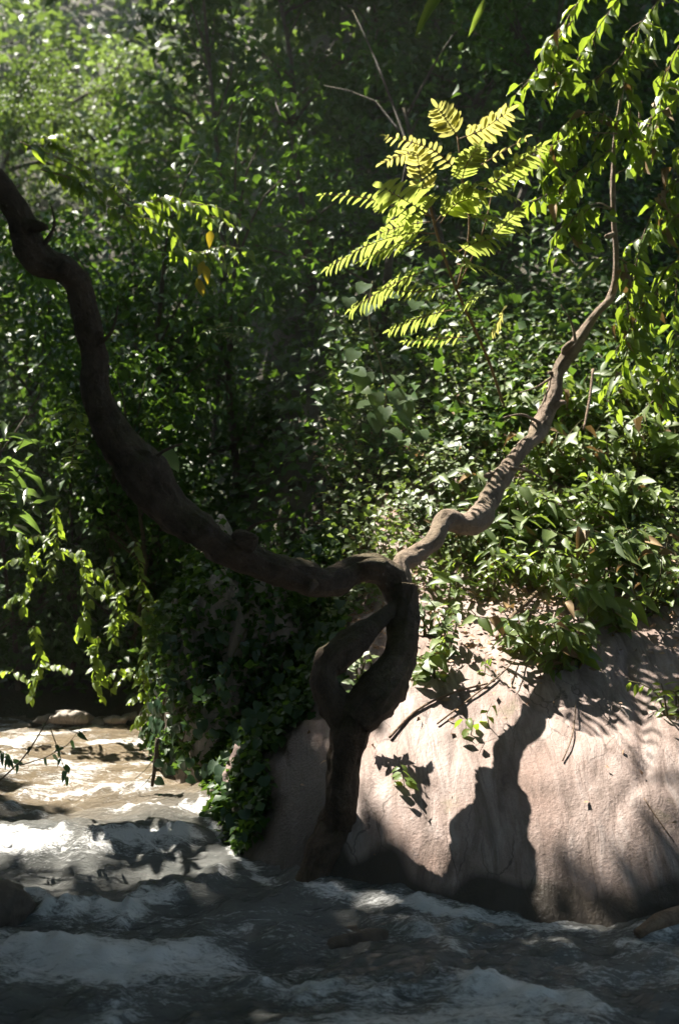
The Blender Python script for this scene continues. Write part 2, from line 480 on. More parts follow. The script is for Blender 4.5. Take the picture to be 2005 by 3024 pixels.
def seg_dist(X, Y, a, b):
    ax, ay = a; bx, by = b
    dx, dy = bx - ax, by - ay
    t = np.clip(((X - ax) * dx + (Y - ay) * dy) / (dx * dx + dy * dy + 1e-9), 0, 1)
    qx, qy = ax + t * dx, ay + t * dy
    d = np.hypot(X - qx, Y - qy)
    return d, np.sign(Y - qy), t
RIDGES = [  # photo pixels of wave crests, height, width, foam
    ([(-120, 2470), (80, 2495), (250, 2500), (420, 2475), (560, 2470)], .085, .13, 1.0),
    ([(340, 2392), (480, 2385), (640, 2380)], .035, .07, .75),
    ([(-60, 2400), (90, 2400), (180, 2395)], .03, .10, .6),
    ([(60, 2350), (230, 2345), (420, 2335)], .03, .08, .7),
    ([(-80, 2590), (60, 2640), (150, 2700)], .07, .07, .85),
    ([(200, 2690), (320, 2680), (420, 2655), (560, 2620), (640, 2590)], .10, .10, .75),
    ([(-50, 2810), (130, 2810), (260, 2830), (380, 2920), (300, 3010)], .06, .16, .5),
    ([(430, 2850), (560, 2800), (680, 2830)], .05, .12, .5),
    ([(330, 2900), (460, 2940), (700, 2940), (1000, 2925), (1200, 2900), (1290, 2870), (1500, 2910), (1750, 2960)], .06, .15, .5),
    ([(1270, 2690), (1400, 2750), (1560, 2760), (1720, 2850)], .06, .10, .42),
    ([(1260, 2740), (1360, 2820)], .05, .10, .40),
    ([(1860, 2800), (2040, 2740)], .06, .08, .5),
    ([(640, 2450), (760, 2440)], .03, .05, .45),
]
RSEG = []
for pts, h, w, f in RIDGES:
    q = [hitw(*p) for p in pts]
    for a, b in zip(q[:-1], q[1:]):
        RSEG.append(((a.x, a.y), (b.x, b.y), h, w, f))
def water_ridge(X, Y):
    H = np.zeros_like(X); F = np.zeros_like(X)
    wx = X + .10 * fbm(X * 3, Y * 3, 31, 4, .6); wy = Y + .14 * fbm(X * 3.5, Y * 3, 37, 4, .6)
    for a, b, h, w, f in RSEG:
        d, s, t = seg_dist(wx, wy, a, b)
        ww = np.where(s > 0, w * 1.3, w * .8)
        e = np.exp(-(d / ww) ** 2)
        H = np.maximum(H, .5 * h * e)
        fo = np.where(s > 0, np.exp(-(d / (w * .35)) ** 2), np.exp(-(d / (w * .75)) ** 2))
        F = np.maximum(F, f * fo)
    return H, F
def water_h(X, Y):
    H, F = water_ridge(X, Y)
    base = WZ(Y)
    calm = sstep(6.0, 6.8, Y)
    chop = fbm(X * 1.6 + Y * .5, Y * 2.6, 41, 4) * .10 * (1 - .78 * calm)
    fine = fbm(X * 7, Y * 12, 47, 4, .6) * .034
    froth = fbm(X * 18, Y * 32, 53, 3, .7) * .055 * F
    return base + H + chop + fine + froth
def water_foam(X, Y):
    H, F = water_ridge(X, Y)
    near = (1 - sstep(4.4, 5.0, Y)) * .80 * (0.55 + 1.5 * fbm(X * 1.3 + 3, Y * 2.4, 61, 4))
    edge = np.exp(-((Y - shore(X) + .02 + .05 * fbm(X * 5, Y * 5, 63, 2)) / .06) ** 2) * .7 * (X > -.75)
    near = np.maximum(near, edge)
    riffle_glint = sstep(6.0, 6.6, Y) * (.30 + .85 * fbm(X * 3, Y * 9, 65, 4, .6))  # white ripples and sun sparkles of the back water painted as foam
    near = np.maximum(near, riffle_glint)
    near = near * (1 - .5 * sstep(.5, 1.5, X))
    return np.clip(np.maximum(F, 0) * (0.85 + .9 * fbm(X * 4, Y * 5, 67, 3)) + near, 0, 1.2)
tag(obj('stream_water', grid_mesh('stream_water', axis(-30, -2.9, 2.9, 30, .02, .6), axis(-25, 3.2, 8.8, 9.6, .02, .5), water_h, M['water'],
                                  {'foam': water_foam, 'shallow_sunlit': lambda X, Y: sstep(5.2, 6.4, Y + .5 * fbm(X * 1.5, Y * 1.5, 99, 3))})),
    'murky brown rushing stream with white foam on its wave crests', 'water', kind='structure')

gx = np.arange(-0.95, 4.6, .024); gy = np.arange(4.2, 7.7, .024)
def rock_mesh_h(x, y):
    z = rock_h(x, y)
    e = sstep(-.95, -.75, x) * (1 - sstep(4.4, 4.6, x))
    z = z * e + (-.6) * (1 - e)
    z = z + .012 * fbm(x * 9, y * 9, 71, 3)
    return z
def rock_wet_shade(x, y):                              # splash-damp foot; the left flank's deep shade is painted in with it
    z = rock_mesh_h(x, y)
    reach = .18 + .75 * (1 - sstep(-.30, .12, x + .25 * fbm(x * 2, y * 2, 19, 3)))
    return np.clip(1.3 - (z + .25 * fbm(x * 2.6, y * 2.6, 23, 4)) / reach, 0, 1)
tag(obj('bank_rock', grid_mesh('bank_rock', gx, gy, rock_mesh_h, M['rock'], {'wet': rock_wet_shade})),  # the wet value also carries the flank's painted shade
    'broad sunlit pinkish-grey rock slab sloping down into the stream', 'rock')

def lump(name, c, r, mat, seed=0, amp=.25, sub=4):
    import bmesh
    bm = bmesh.new(); bmesh.ops.create_icosphere(bm, subdivisions=sub, radius=1)
    for v in bm.verts:
        n = v.co.copy()
        k = 1 + amp * mnoise.noise(n * 1.3 + Vector((seed * 3.1, seed, 0))) + amp * .45 * mnoise.noise(n * 3.2 + Vector((seed, 0, seed)))
        k += amp * .2 * mnoise.noise(n * 8 + Vector((0, seed, 0)))
        v.co = Vector((n.x * r[0], n.y * r[1], n.z * r[2])) * k
    me = bpy.data.meshes.new(name); bm.to_mesh(me); bm.free()
    me.polygons.foreach_set('use_smooth', np.ones(len(me.polygons), bool))
    me.materials.append(mat)
    return obj(name, me, None, c)
ivy_rock_c = Vector((-0.66, 7.1, .35)); ivy_rock_r = (.47, .72, 1.12)
tag(lump('overgrown_rock', ivy_rock_c, ivy_rock_r, M['stone'], 3, .28, 5),
    'tall shaded rock overgrown with ivy at the bend of the stream', 'rock')
stones = [(60, 2140, 9, 'small grey stone at the far water edge, leftmost of the row'), (150, 2120, 13, 'flat brown stone of the far bank behind hanging twigs'),
          (215, 2112, 17, 'largest pale stone in the row along the far bank'), (290, 2130, 12, 'low wet stone right of the largest far-bank stone'),
          (345, 2118, 10, 'thin flat stone on the far bank below the creepers'), (405, 2108, 11, 'reddish stone at the far bank nearest the overgrown rock')]
for i, (px, py, s, lab) in enumerate(stones):
    d = 8.05 + .1 * (i % 2)
    r = mm(s * 2.1, d)
    tag(lump('stone', P(px, py + 8, d), (r * 1.7, r, r * .62), M['stone'], 20 + i, .4, 3), lab, 'stone', 'stones along the far bank')
sd = 6.0
tag(lump('stone', P(702, 2345, sd), (.075, .09, .21), M['rock'], 31, .35, 4), 'upright pale stone at the water edge below the ivy', 'stone')
tag(lump('wet_rock', P(-60, 2690, 4.7), (.20, .16, .11), M['wet_stone'], 35, .3, 4), 'smooth wet rock breaking the water at the left edge', 'rock')
tag(lump('wet_rock', P(1190, 2800, 4.62) - Vector((0, 0, .05)), (.38, .26, .15), M['wet_stone'], 36, .35, 5), 'low dark wet boulder at the foot of the slab in the rapids', 'rock')
tag(lump('wet_rock', P(1560, 2830, 4.5) - Vector((0, 0, .05)), (.26, .2, .10), M['wet_stone'], 38, .35, 5), 'small dark wet boulder awash right of the low one', 'rock')
tag(lump('stone', P(600, 2290, 6.6), (.16, .18, .13), M['stone'], 41, .35, 4), 'round brown stone under the overgrown rock at water level', 'stone')

# ------------------------------------------------------------------ sunlit places; crowns get gaps cut towards the sun
U1 = SUN.cross(Vector((0, 0, 1))).normalized(); U2 = SUN.cross(U1).normalized()
BAS = np.array([list(U1), list(U2), list(SUN)])
LIT = []
def lit(p, r):
    LIT.append((p.x, p.y, p.z, r))
for px in range(1130, 2100, 75):                 # the rock and the shrubs above it
    for py in range(1120, 2480, 75):
        top = 1120 + max(0, (1500 - px)) * 1.5
        low = np.interp(px, [1130, 1230, 1350, 1500, 1700, 1850, 2005], [2270, 2380, 2460, 2440, 2370, 2360, 2330])
        left = np.interp(py, [1500, 1700, 2080, 2240, 2400, 2560], [1270, 1240, 1180, 1080, 1130, 1230])
        if top < py < low and px > left:
            p = hit(px, py)
            lit(p, .17); lit(p + Vector((0, 0, .3)), .17) if py < 1900 else None
def lits(rows, r):
    for px, py, d in rows:
        lit(P(px, py, d), r)
for px in range(980, 1640, 90):                  # the sapling
    for py in range(330, 1030, 90):
        if 430 < py < 850 or 1150 < px < 1560: lit(P(px, py, 6.8), .20)
for px in range(1530, 2120, 80):                 # climbing vines on the right
    for py in range(0, 1120, 110):
        if not (px < 1600 and 120 < py < 330): lit(P(px, py, 6.9), .24)
for px in range(-60, 560, 80):                   # the stream behind the rapids
    for py in (2170, 2200, 2240, 2290, 2340):
        if px < 440 or py > 2230: lit(hitw(px, py), .22)
lits([(x, 2490, 5.45) for x in range(-80, 480, 70)] + [(x, 2395, 5.95) for x in range(340, 640, 70)], .23)
lits([(60, 2640, 5.0), (110, 2680, 4.95), (300, 2680, 4.95), (380, 2660, 5.0)], .07)
lits([(x, y, 6.1) for x in range(-40, 150, 70) for y in range(1240, 1520, 70)], .16)
for k in range(70):                              # flecks of sun on the left bank creepers
    lit(P(random.uniform(-20, 480), random.uniform(1420, 2130), random.uniform(7.4, 8.2)), random.uniform(.03, .08))
for k in range(150):                             # flecks through the middle of the wood
    lit(P(random.uniform(0, 1500), random.uniform(500, 1300), random.uniform(8.5, 11.5)), random.uniform(.04, .12))
for k in range(60):
    lit(P(random.uniform(60, 900), random.uniform(400, 760), random.uniform(8.0, 10)), random.uniform(.05, .14))
lits([(960, 1675, 5.2), (1140, 1660, 5.3), (980, 1960, 5.15), (430, 1400, 4.9)], .05)
lits([(1150, 1850, 5.32), (1145, 1910, 5.28), (1130, 1970, 5.2), (950, 2030, 5.1), (960, 1990, 5.1), (1020, 1900, 5.2)], .085)
for px in range(-60, 480, 60):                  # the distant slope at the upper left
    for py in range(-40, 470, 60):
        if px + py * .3 < 470: lit(P(px, py, 22.0), .62)
for px in range(1250, 1900, 60):
    for py in range(680, 1160, 60):
        if random.random() < .6: lit(hit(px + random.uniform(-25, 25), py + random.uniform(-25, 25)) + Vector((0, 0, .25)), random.uniform(.07, .17))
lits([(1225, 1628, 5.68), (1280, 1575, 5.8), (1325, 1538, 5.94), (1385, 1545, 6.0), (1430, 1490, 6.2), (1480, 1410, 6.4), (1540, 1330, 6.55), (1590, 1260, 6.7), (1635, 1170, 6.8), (1655, 1090, 6.85), (1690, 1030, 6.9), (1760, 930, 6.95)], .12)
LIT = np.array(LIT)
LITL = LIT[:, :3] @ BAS.T
def blocks(p, soft=.25, scale=1.0):
    """True where a leaf at p would stand between the sun and a place that is sunlit."""
    p = np.asarray(p, float).reshape(-1, 3)
    q = p @ BAS.T
    res = np.zeros(len(p), bool)
    jit = 1 + soft * (RNG.random(len(p)) - .5) * 2
    for s in range(0, len(p), 4000):
        a = q[s:s + 4000]
        d2 = (a[:, None, 0] - LITL[None, :, 0]) ** 2 + (a[:, None, 1] - LITL[None, :, 1]) ** 2
        r = (LIT[None, :, 3] * scale * jit[s:s + 4000, None])
        res[s:s + 4000] = ((d2 < r * r) & (a[:, None, 2] > LITL[None, :, 2] + .25)).any(1)
    return res

# ------------------------------------------------------------------ batches of small leaves (crowns, litter)
def norm(a):
    return a / np.maximum(np.linalg.norm(a, axis=-1, keepdims=True), 1e-9)
KITE = np.array([[0, 0, 0], [.42, .5, .10], [.42, -.5, .10], [.48, 0, 0], [1, 0, -.16]], float)
KITE_F = np.array([[0, 3, 1], [0, 2, 3], [1, 3, 4], [3, 2, 4]])
def leaf_batch(name, pos, fwd, nor, length, width, mat, tint, origin=(0, 0, 0)):
    n = len(pos)
    f = norm(fwd); s = norm(np.cross(nor, f)); u = np.cross(f, s)
    L = np.asarray(length).reshape(-1, 1, 1) * np.ones((n, 1, 1)); W = np.asarray(width).reshape(-1, 1, 1) * np.ones((n, 1, 1))
    t = KITE[None]
    v = pos[:, None, :] - np.asarray(origin) + f[:, None] * t[..., 0:1] * L + s[:, None] * t[..., 1:2] * W + u[:, None] * t[..., 2:3] * L
    fa = (np.arange(n)[:, None, None] * 5 + KITE_F[None]).reshape(-1, 3)
    return np_mesh(name, v.reshape(-1, 3), fa, mat, False, {'tint': np.repeat(np.clip(tint, 0, 1), 5)})
def crown_points(centers, radii, per, shell=.55):
    """Points through clumps: more towards the outside, uneven outline."""
    out, cid = [], []
    for k, (c, r) in enumerate(zip(centers, radii)):
        n = int(per * (np.prod(r) ** (2 / 3)))
        d = norm(RNG.normal(size=(n, 3)))
        rad = (RNG.random(n) ** shell)
        lum = 1 + .5 * fbm(d[:, 0] * 2.3 + k * 3.1, d[:, 1] * 2.3 + d[:, 2] * 1.7, 80 + k % 7, 3)
        out.append(np.asarray(c) + d * np.asarray(r) * (rad * lum)[:, None]); cid.append(np.full(n, k))
    return np.concatenate(out), np.concatenate(cid)
def foliage(name, pts, size, mat, parent, origin, droop=.55, aspect=.5, tint=None, cut=True, soft=.25, scale=1.0, tilt=(0, 0)):
    if cut and len(pts):
        pts = pts[~blocks(pts, soft, scale)]
    n = len(pts)
    if n == 0:
        return None
    fw = RNG.normal(size=(n, 3)); fw[:, 2] = fw[:, 2] * .5 - droop
    no = RNG.normal(size=(n, 3)) * .55; no[:, 2] += .9; no[:, 0] += tilt[0]; no[:, 1] += tilt[1]
    L = size * RNG.uniform(.6, 1.3, n)
    ti = RNG.random(n) * .7 + .3 * (fbm(pts[:, 0] * 1.3, pts[:, 1] * 1.3 + pts[:, 2], 90, 2) + .5) if tint is None else np.full(n, tint)
    o = obj(name, leaf_batch(name, pts, fw, no, L, L * aspect * RNG.uniform(.8, 1.2, n), mat, ti, origin), parent)
    o['kind'] = 'stuff'
    return o
def tree(name, label, base, height, clumps, per, size, mat, bark='bark_dark', trunk_r=.12, cat='tree', group=None, lean=(0, 0), cut=True, aspect=.5, droop=.55, scale=1.0):
    base = Vector(base)
    t = thing(name, base, label, cat, group)
    top = base + Vector((lean[0], lean[1], height))
    mid = base + (top - base) * .5 + Vector((random.uniform(-.12, .12) * height * .5, random.uniform(-.1, .1) * height * .5, 0))
    obj('trunk', tube('trunk', [base - Vector((0, 0, .3)), base + (mid - base) * .4 + Vector((random.uniform(-.1, .1), 0, 0)), mid, top],
                      [trunk_r * 1.25, trunk_r, trunk_r * .8, trunk_r * .45], M[bark], 10, .18, .18, 4, .2, random.random() * 9, base), t)
    cs, rs = [], []
    for c, r in clumps:
        c = Vector(c); cs.append(tuple(c)); rs.append(r)
        f = min(max((c.z - base.z) / max(height, .1) - .18, .25), .95)
        s = base + (mid - base) * (f * 2) if f < .5 else mid + (top - mid) * (f * 2 - 1)
        k = s + (c - s) * .5 + Vector((random.uniform(-.1, .1), random.uniform(-.1, .1), .12 * (c - s).length))
        if cut:
            tst = [s.lerp(k, q) for q in (.2, .4, .6, .8)] + [k.lerp(c, q) for q in (.0, .2, .4, .6, .8)]
            if blocks([tuple(q) for q in tst], 0, .8).sum() > 1: continue
        obj('limb', tube('limb', [s, k, c], [trunk_r * .42, trunk_r * .28, trunk_r * .1], M[bark], 6, .2, .1, 5, 0, 0, base), t)
    pts, cid = crown_points(cs, rs, per)
    foliage('crown', pts, size, M[mat], t, base, droop, aspect, None, cut, .25, scale)
    return t

R0 = random.uniform
def ordinal(i):
    return ['first', 'second', 'third', 'fourth', 'fifth', 'sixth', 'seventh', 'eighth', 'ninth', 'tenth', 'eleventh', 'twelfth', 'thirteenth', 'fourteenth'][i]
# -- tall trees whose crowns make the shade (unseen above the picture, gaps cut for sunlit places)
def overhead(cx, cy, z, w, n, zr=1.0):
    return [((cx + random.uniform(-w, w), cy + random.uniform(-w, w), z + random.uniform(-zr, zr)), (random.uniform(.9, 1.5), random.uniform(.9, 1.5), random.uniform(.4, .7))) for _ in range(n)]
gz = lambda x, y: float(surf_h(x, y))
shade = [   # trunk foot, crown centre, crown height, half width, leaf size, label, trunk radius
    ((-7.4, 10.2), (-5.6, 9.3), 7.6, 2.4, .24, 'tall tree on the left bank out of frame, its crown shading the rapids', .24),
    ((-6.5, 5.0), (-4.2, 6.9), 7.4, 2.4, .24, 'leaning tree out of frame left, its crown shading the big left limb', .22),
    ((-4.4, 11.4), (-2.4, 10.6), 8.3, 2.4, .24, 'tall tree out of frame left whose crown darkens the middle of the wood', .2),
    ((-4.6, 13.0), (-6.0, 12.6), 9.5, 2.4, .24, 'tall tree deep in the wood at left with its crown above the frame', .2),
    ((3.8, 10.6), (.9, 11.4), 9.2, 2.4, .24, 'tall tree behind the right-hand vines with its crown above the frame', .2),
    ((-7.5, 2.4), (-3.8, 4.3), 7.2, 2.4, .24, 'tree out of frame by the near left bank, its crown shading the near water', .2),
    ((3.9, 7.4), (-.5, 6.7), 7.6, 2.3, .24, 'tree rooted beyond the right edge whose limb roofs the lower rock', .2),
    ((-6.8, .6), (-.3, 2.2), 7.4, 2.8, .28, 'unseen tree, its long limb added above the viewer to close off sky', .2),  # unseen crowns added here and just below to shut out skylight
    ((5.2, 6.0), (3.6, 6.4), 8.6, 2.6, .26, 'unseen tree added at right, its crown closing off sky over the shrubs', .2),
    ((5.6, 1.5), (3.2, 1.6), 7.0, 3.0, .28, 'unseen tree added at the near right bank to close off sky', .2),
    ((-4.8, -3.5), (-2.2, -1.6), 7.0, 3.2, .28, 'unseen tree added behind the viewer on the left bank to close off sky', .22),
    ((4.5, -4.5), (2.6, -3.4), 7.5, 3.2, .28, 'unseen tree added behind the viewer on the right bank to close off sky', .22),
    ((2.2, 15.5), (-.6, 15.5), 11.0, 3.6, .36, 'tall tree deep in the wood behind the sapling', .22),
    ((5.4, 14.0), (4.6, 13.0), 11.0, 3.6, .36, 'tall tree deep in the wood behind the right-hand vines', .22),
    ((-9.0, 19.0), (-2.0, 20.0), 14.0, 4.2, .4, 'tall tree up the slope out of frame left', .24),
    ((3.4, 20.0), (3.6, 20.0), 15.0, 4.4, .4, 'tall tree up the slope behind the sapling', .24),
]
for i, ((bx, by), (cx, cy), z, hw, ls, lab, r) in enumerate(shade):
    cl = []
    st = hw / 2.2
    for gx_ in np.arange(-2, 3) * st:
        for gy_ in np.arange(-2, 3) * st:
            cl.append(((cx + gx_ + random.uniform(-.3, .3), cy + gy_ + random.uniform(-.3, .3), z + random.uniform(-.5, .7)), (.9 * st, .9 * st, .42)))
    straight = i in (2, 4, 6) or by > 12
    tree('tall_shade_tree', lab, (bx, by, gz(bx, by)), z - gz(bx, by), cl, 360 * (.24 / ls) ** 1.6, ls, 'crown', 'bark_dark', r, 'tree', None, (.1, 0) if straight else (cx - bx, cy - by), True, .6, .35, 1.3)

# -- unseen trees added behind and beside the viewer to shut out skylight
for i, (bx, by) in enumerate([(-8, 0), (-7.5, -4), (-4, -8.5), (0, -9.5), (4, -8.5), (7.5, -4), (8, 0.5), (7, 4.2), (-9, 4.5), (-5.3, 7.6), (-5.2, 4.6), (-4.6, 1.8)]):
    cl = [((bx + random.uniform(-2, 2), by + random.uniform(-2, 2), random.uniform(1.2, 8.5)), (1.2, 1.2, .8)) for k in range(18)]
    tree('sky_block_tree', 'unseen leafy tree added to shut out sky around the viewer, ' + ordinal(i) + ' clockwise from the left bank', (bx, by, gz(bx, by)), 7.5, cl, 130, .42, 'crown', 'bark_dark', .2, 'tree', 'unseen trees added around the viewer', (0, 0), True, .6, .4, 1.5)

# -- understory behind the stream
UG = 'dark understory trees behind the stream'
under = []
for i, px in enumerate(np.linspace(-120, 1500, 9)):
    under.append((px, 9.2 + (i % 3) * .55, 'near'))
for i, px in enumerate(np.linspace(-150, 1900, 9)):
    under.append((px, 12.0 + (i % 3) * .8, 'far'))
cn = {'near': 0, 'far': 0}
for px, d, row in under:
    b = P(px, 1512, d); b.z = gz(b.x, b.y)
    n = cn[row]; cn[row] += 1
    cl = []
    ht = random.uniform(3.6, 4.8) if row == 'near' else random.uniform(6.5, 8.5)
    for k in range(18 if row == 'near' else 18):
        a = random.uniform(0, 6.28); rr = random.uniform(.15, .85 if row == 'near' else 1.3)
        ztop = CAM.z + (1512 - np.interp(px, [-150, 450, 620], [520, 470, -300])) * K * d - .35
        cl.append(((b.x + math.cos(a) * rr, b.y + math.sin(a) * rr * .8, b.z + random.uniform(.3, max(min(ht, ztop - b.z), .6))),
                   (random.uniform(.32, .6), random.uniform(.32, .55), random.uniform(.22, .42))))
    tree('understory_tree', f'dark understory tree, {ordinal(n)} from left in the {"row behind the stream" if row == "near" else "deeper second row"}',
         b, max(min(ht * (.6 if px < 800 else .42), ztop - b.z), .6), cl, 900 if row == 'near' else 620, .095 if row == 'near' else .13, 'crown', 'bark_dark', .032, 'tree', UG, (random.uniform(-.4, .4), 0), True, .5, .55, 1.4)

for i, (px, d, w_) in enumerate([(-60, 8.5, .5), (60, 8.7, .5), (190, 8.8, .55), (310, 8.6, .5), (410, 8.4, .4)]):
    b = P(px, 1512, d); b.z = gz(b.x, b.y)
    cl = [((b.x + R0(-w_, w_), b.y + R0(-.25, .35), b.z + R0(.15, 2.6)), (R0(.22, .36), R0(.2, .3), R0(.15, .26))) for k in range(22)]
    tree('bank_bush', f'leafy dark bush on the far left bank above the water, {ordinal(i)} from the left', b, 1.9, cl, 1500, .075, 'crown', 'bark_dark', .02, 'bush', 'bushes on the far left bank', (R0(-.2, .2), 0), True, .6, .55, 1.0)

# -- distant trees on the slope, sunlit at the upper left
far = [(-40, 180, 26, 'crown_haze_lit', 2.4, 'glossy-leaved distant tree filling the upper left corner'),
       (210, 60, 30, 'crown_haze_lit', 2.6, 'feathery olive distant tree at the top left, right of the glossy corner tree'),
       (330, 340, 24, 'crown_haze_lit', 1.9, 'pale feathery sunlit tree crown below the top left trees'),
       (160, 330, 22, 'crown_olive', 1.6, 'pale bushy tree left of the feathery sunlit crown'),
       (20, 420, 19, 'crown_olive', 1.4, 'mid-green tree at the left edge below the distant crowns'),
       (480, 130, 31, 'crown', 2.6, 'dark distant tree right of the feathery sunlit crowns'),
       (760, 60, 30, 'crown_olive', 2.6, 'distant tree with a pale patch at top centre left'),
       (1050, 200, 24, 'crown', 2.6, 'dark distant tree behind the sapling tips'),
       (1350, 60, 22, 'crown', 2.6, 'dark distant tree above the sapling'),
       (1020, 640, 16, 'crown_haze_lit', 1.1, 'sunlit tree glimpsed through the gap left of the sapling'),
       (690, 1040, 15, 'crown_haze_lit', .8, 'sunlit bush glimpsed through the gap at mid left'),
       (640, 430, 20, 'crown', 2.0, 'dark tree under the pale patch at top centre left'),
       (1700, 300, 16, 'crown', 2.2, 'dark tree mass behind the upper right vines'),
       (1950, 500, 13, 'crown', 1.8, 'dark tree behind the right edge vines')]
for px, py, d, mat, r, lab in far:
    c = P(px, py, d)
    bz = gz(c.x, c.y)
    bz = min(bz, c.z - r)
    cl = []
    for k in range(16):
        v = Vector((random.gauss(0, 1), random.gauss(0, 1), random.gauss(0, 1))).normalized() * r * random.uniform(.3, 1.0)
        cl.append((c + Vector((v.x, v.y, v.z * .8)), (r * random.uniform(.28, .45), r * random.uniform(.28, .45), r * random.uniform(.2, .34))))
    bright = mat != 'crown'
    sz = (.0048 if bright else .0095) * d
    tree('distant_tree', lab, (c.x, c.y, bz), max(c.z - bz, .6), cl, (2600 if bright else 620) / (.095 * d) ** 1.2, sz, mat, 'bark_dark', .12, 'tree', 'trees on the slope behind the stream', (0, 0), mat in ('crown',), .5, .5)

# -- low ground cover on the banks
def cover(name, label, cat, fn, n, size, mat, droop, aspect=.55, lift=.12):
    pts = fn(n)
    h = surf_h(pts[:, 0], pts[:, 1])
    p = np.stack([pts[:, 0], pts[:, 1], h + RNG.random(len(pts)) ** 1.6 * lift + .01], -1)
    o = foliage(name, p, size, M[mat], None, (0, 0, 0), droop, aspect, None, False, tilt=(-.25, -.5))
    return tag(o, label, cat, kind='stuff')
def rnd(x0, x1, y0, y1):
    def f(n):
        return np.stack([RNG.uniform(x0, x1, n), RNG.uniform(y0, y1, n)], -1)
    return f
def keep(fn, cond):
    def f(n):
        q = fn(n); return q[cond(q[:, 0], q[:, 1])]
    return f
cover('undergrowth', 'dense dark green undergrowth covering the far bank and slope', 'undergrowth',
      keep(rnd(-6, 6, 7, 16), lambda x, y: (y - shore(x) > .25) & ((x < -.4) | (y > 7.6))), 60000, .10, 'crown', .1, .6, .45)
def forest_pts(n):
    x = RNG.uniform(-32, 32, n); y = 14 + 46 * RNG.random(n) ** 1.5
    return np.stack([x, y], -1)
q = forest_pts(95000)
hh = ground_h(q[:, 0], q[:, 1]) + (1.6 + 3.2 * fbm(q[:, 0] * .35, q[:, 1] * .35, 15, 3)).clip(.2, 5) * RNG.random(len(q)) ** .6 + .1
fp = np.stack([q[:, 0], q[:, 1], hh], -1)
tag(foliage('far_forest', fp, .0098 * fp[:, 1] + .06, M['crown_olive'], None, (0, 0, 0), .5, .55, None, False), 'unbroken green forest covering the distant slope', 'forest', kind='stuff')
cover('ground_ivy', 'small-leaved ground creepers between the shrubs above the rock', 'creepers',
      keep(rnd(-.1, 4.5, 6.3, 9.5), lambda x, y: (y > 6.75 + .5 * fbm(x * 1.5, y * 1.5, 44, 2))), 30000, .052, 'crown_ivy', .1, .6, .24)
def litter_pts(n):
    q = np.stack([RNG.uniform(-.2, 3.6, n), RNG.uniform(4.9, 8.2, n)], -1)
    dens = sstep(5.2, 6.7, q[:, 1] - .15 * q[:, 0] + .9 * fbm(q[:, 0] * 2.2, q[:, 1] * 2.2, 33, 3))
    dens = dens ** 1.5 * .95 + .012
    return q[RNG.random(n) < dens]
q = litter_pts(12000)
p = np.stack([q[:, 0], q[:, 1], surf_h(q[:, 0], q[:, 1]) + .02], -1)
fw = RNG.normal(size=(len(p), 3)); fw[:, 2] *= .25
no = RNG.normal(size=(len(p), 3)) * .45; no[:, 2] += 1; no[:, 1] -= .5
Ls = .040 * RNG.uniform(.4, 1.4, len(p))
tag(obj('leaf_litter', leaf_batch('leaf_litter', p, fw, no, Ls, Ls * .5, M['litter'], RNG.random(len(p)))),
    'dry brown fallen leaves scattered over the rock', 'leaf litter', kind='stuff')

# ------------------------------------------------------------------ single leaves as parts
def leaf_mesh(name, shape, mat, fold=.16, droop=.25, wav=.03, seed=0):
    prof = {'lance': ([0, .12, .35, .6, .82, 1], [.02, .22, .5, .42, .2, 0]),
            'heart': ([0, .10, .30, .55, .80, 1], [.30, .47, .5, .40, .20, 0]),
            'round': ([0, .12, .35, .65, .88, 1], [.10, .36, .5, .46, .26, .02]),
            'leaflet': ([0, .10, .35, .65, .88, 1], [.10, .38, .5, .47, .28, .03]),
            'blade': ([0, .10, .30, .6, .85, 1], [.10, .36, .5, .45, .24, 0])}[shape]
    ts, ws = prof
    rnd_ = random.Random(seed)
    vs, fs = [], []
    for t, w in zip(ts, ws):
        z = -droop * t * t
        x = t
        back = -.10 if (shape == 'heart' and t == 0) else 0
        wv = rnd_.uniform(-wav, wav)
        vs += [(x + back, w, z + fold * w + wv), (x, 0, z), (x + back, -w, z + fold * w - wv)]
    for i in range(len(ts) - 1):
        a = i * 3
        fs += [(a, a + 1, a + 4, a + 3), (a + 1, a + 2, a + 5, a + 4)]
    return new_mesh(name, vs, fs, mat)
LM = {}
def leafset(key, shape, mat, n=4, **kw):
    LM[key] = [leaf_mesh('leaf', shape, M[mat], seed=i * 7 + 1, droop=kw.get('droop', .25) * (0.5 + .4 * i), fold=kw.get('fold', .16) * (.6 + .3 * i)) for i in range(n)]
leafset('shrub', 'lance', 'leaf_shrub', droop=.22)
leafset('ivy', 'heart', 'leaf_ivy', droop=.15)
leafset('vine', 'lance', 'leaf_vine', droop=.25)
leafset('lime', 'leaflet', 'leaf_lime', droop=.12)
leafset('young', 'leaflet', 'leaf_young', droop=.12)
leafset('darkivy', 'heart', 'leaf_dark', droop=.15)
leafset('big', 'heart', 'leaf_big', droop=.2)
leafset('broad', 'blade', 'leaf_big', droop=.35, fold=.3)
leafset('creeper', 'heart', 'leaf_vine', droop=.2)
leafset('yellow', 'lance', 'leaf_yellow')
M['leaf_dry'] = leaf_mat('leaf_dry', (.16, .10, .05), (.32, .22, .11), (.3, .18, .06), .6, .2, .25)
leafset('dry', 'lance', 'leaf_dry', droop=.5, fold=.5)
leafset('long', 'blade', 'leaf_shrub', droop=.45, fold=.25)
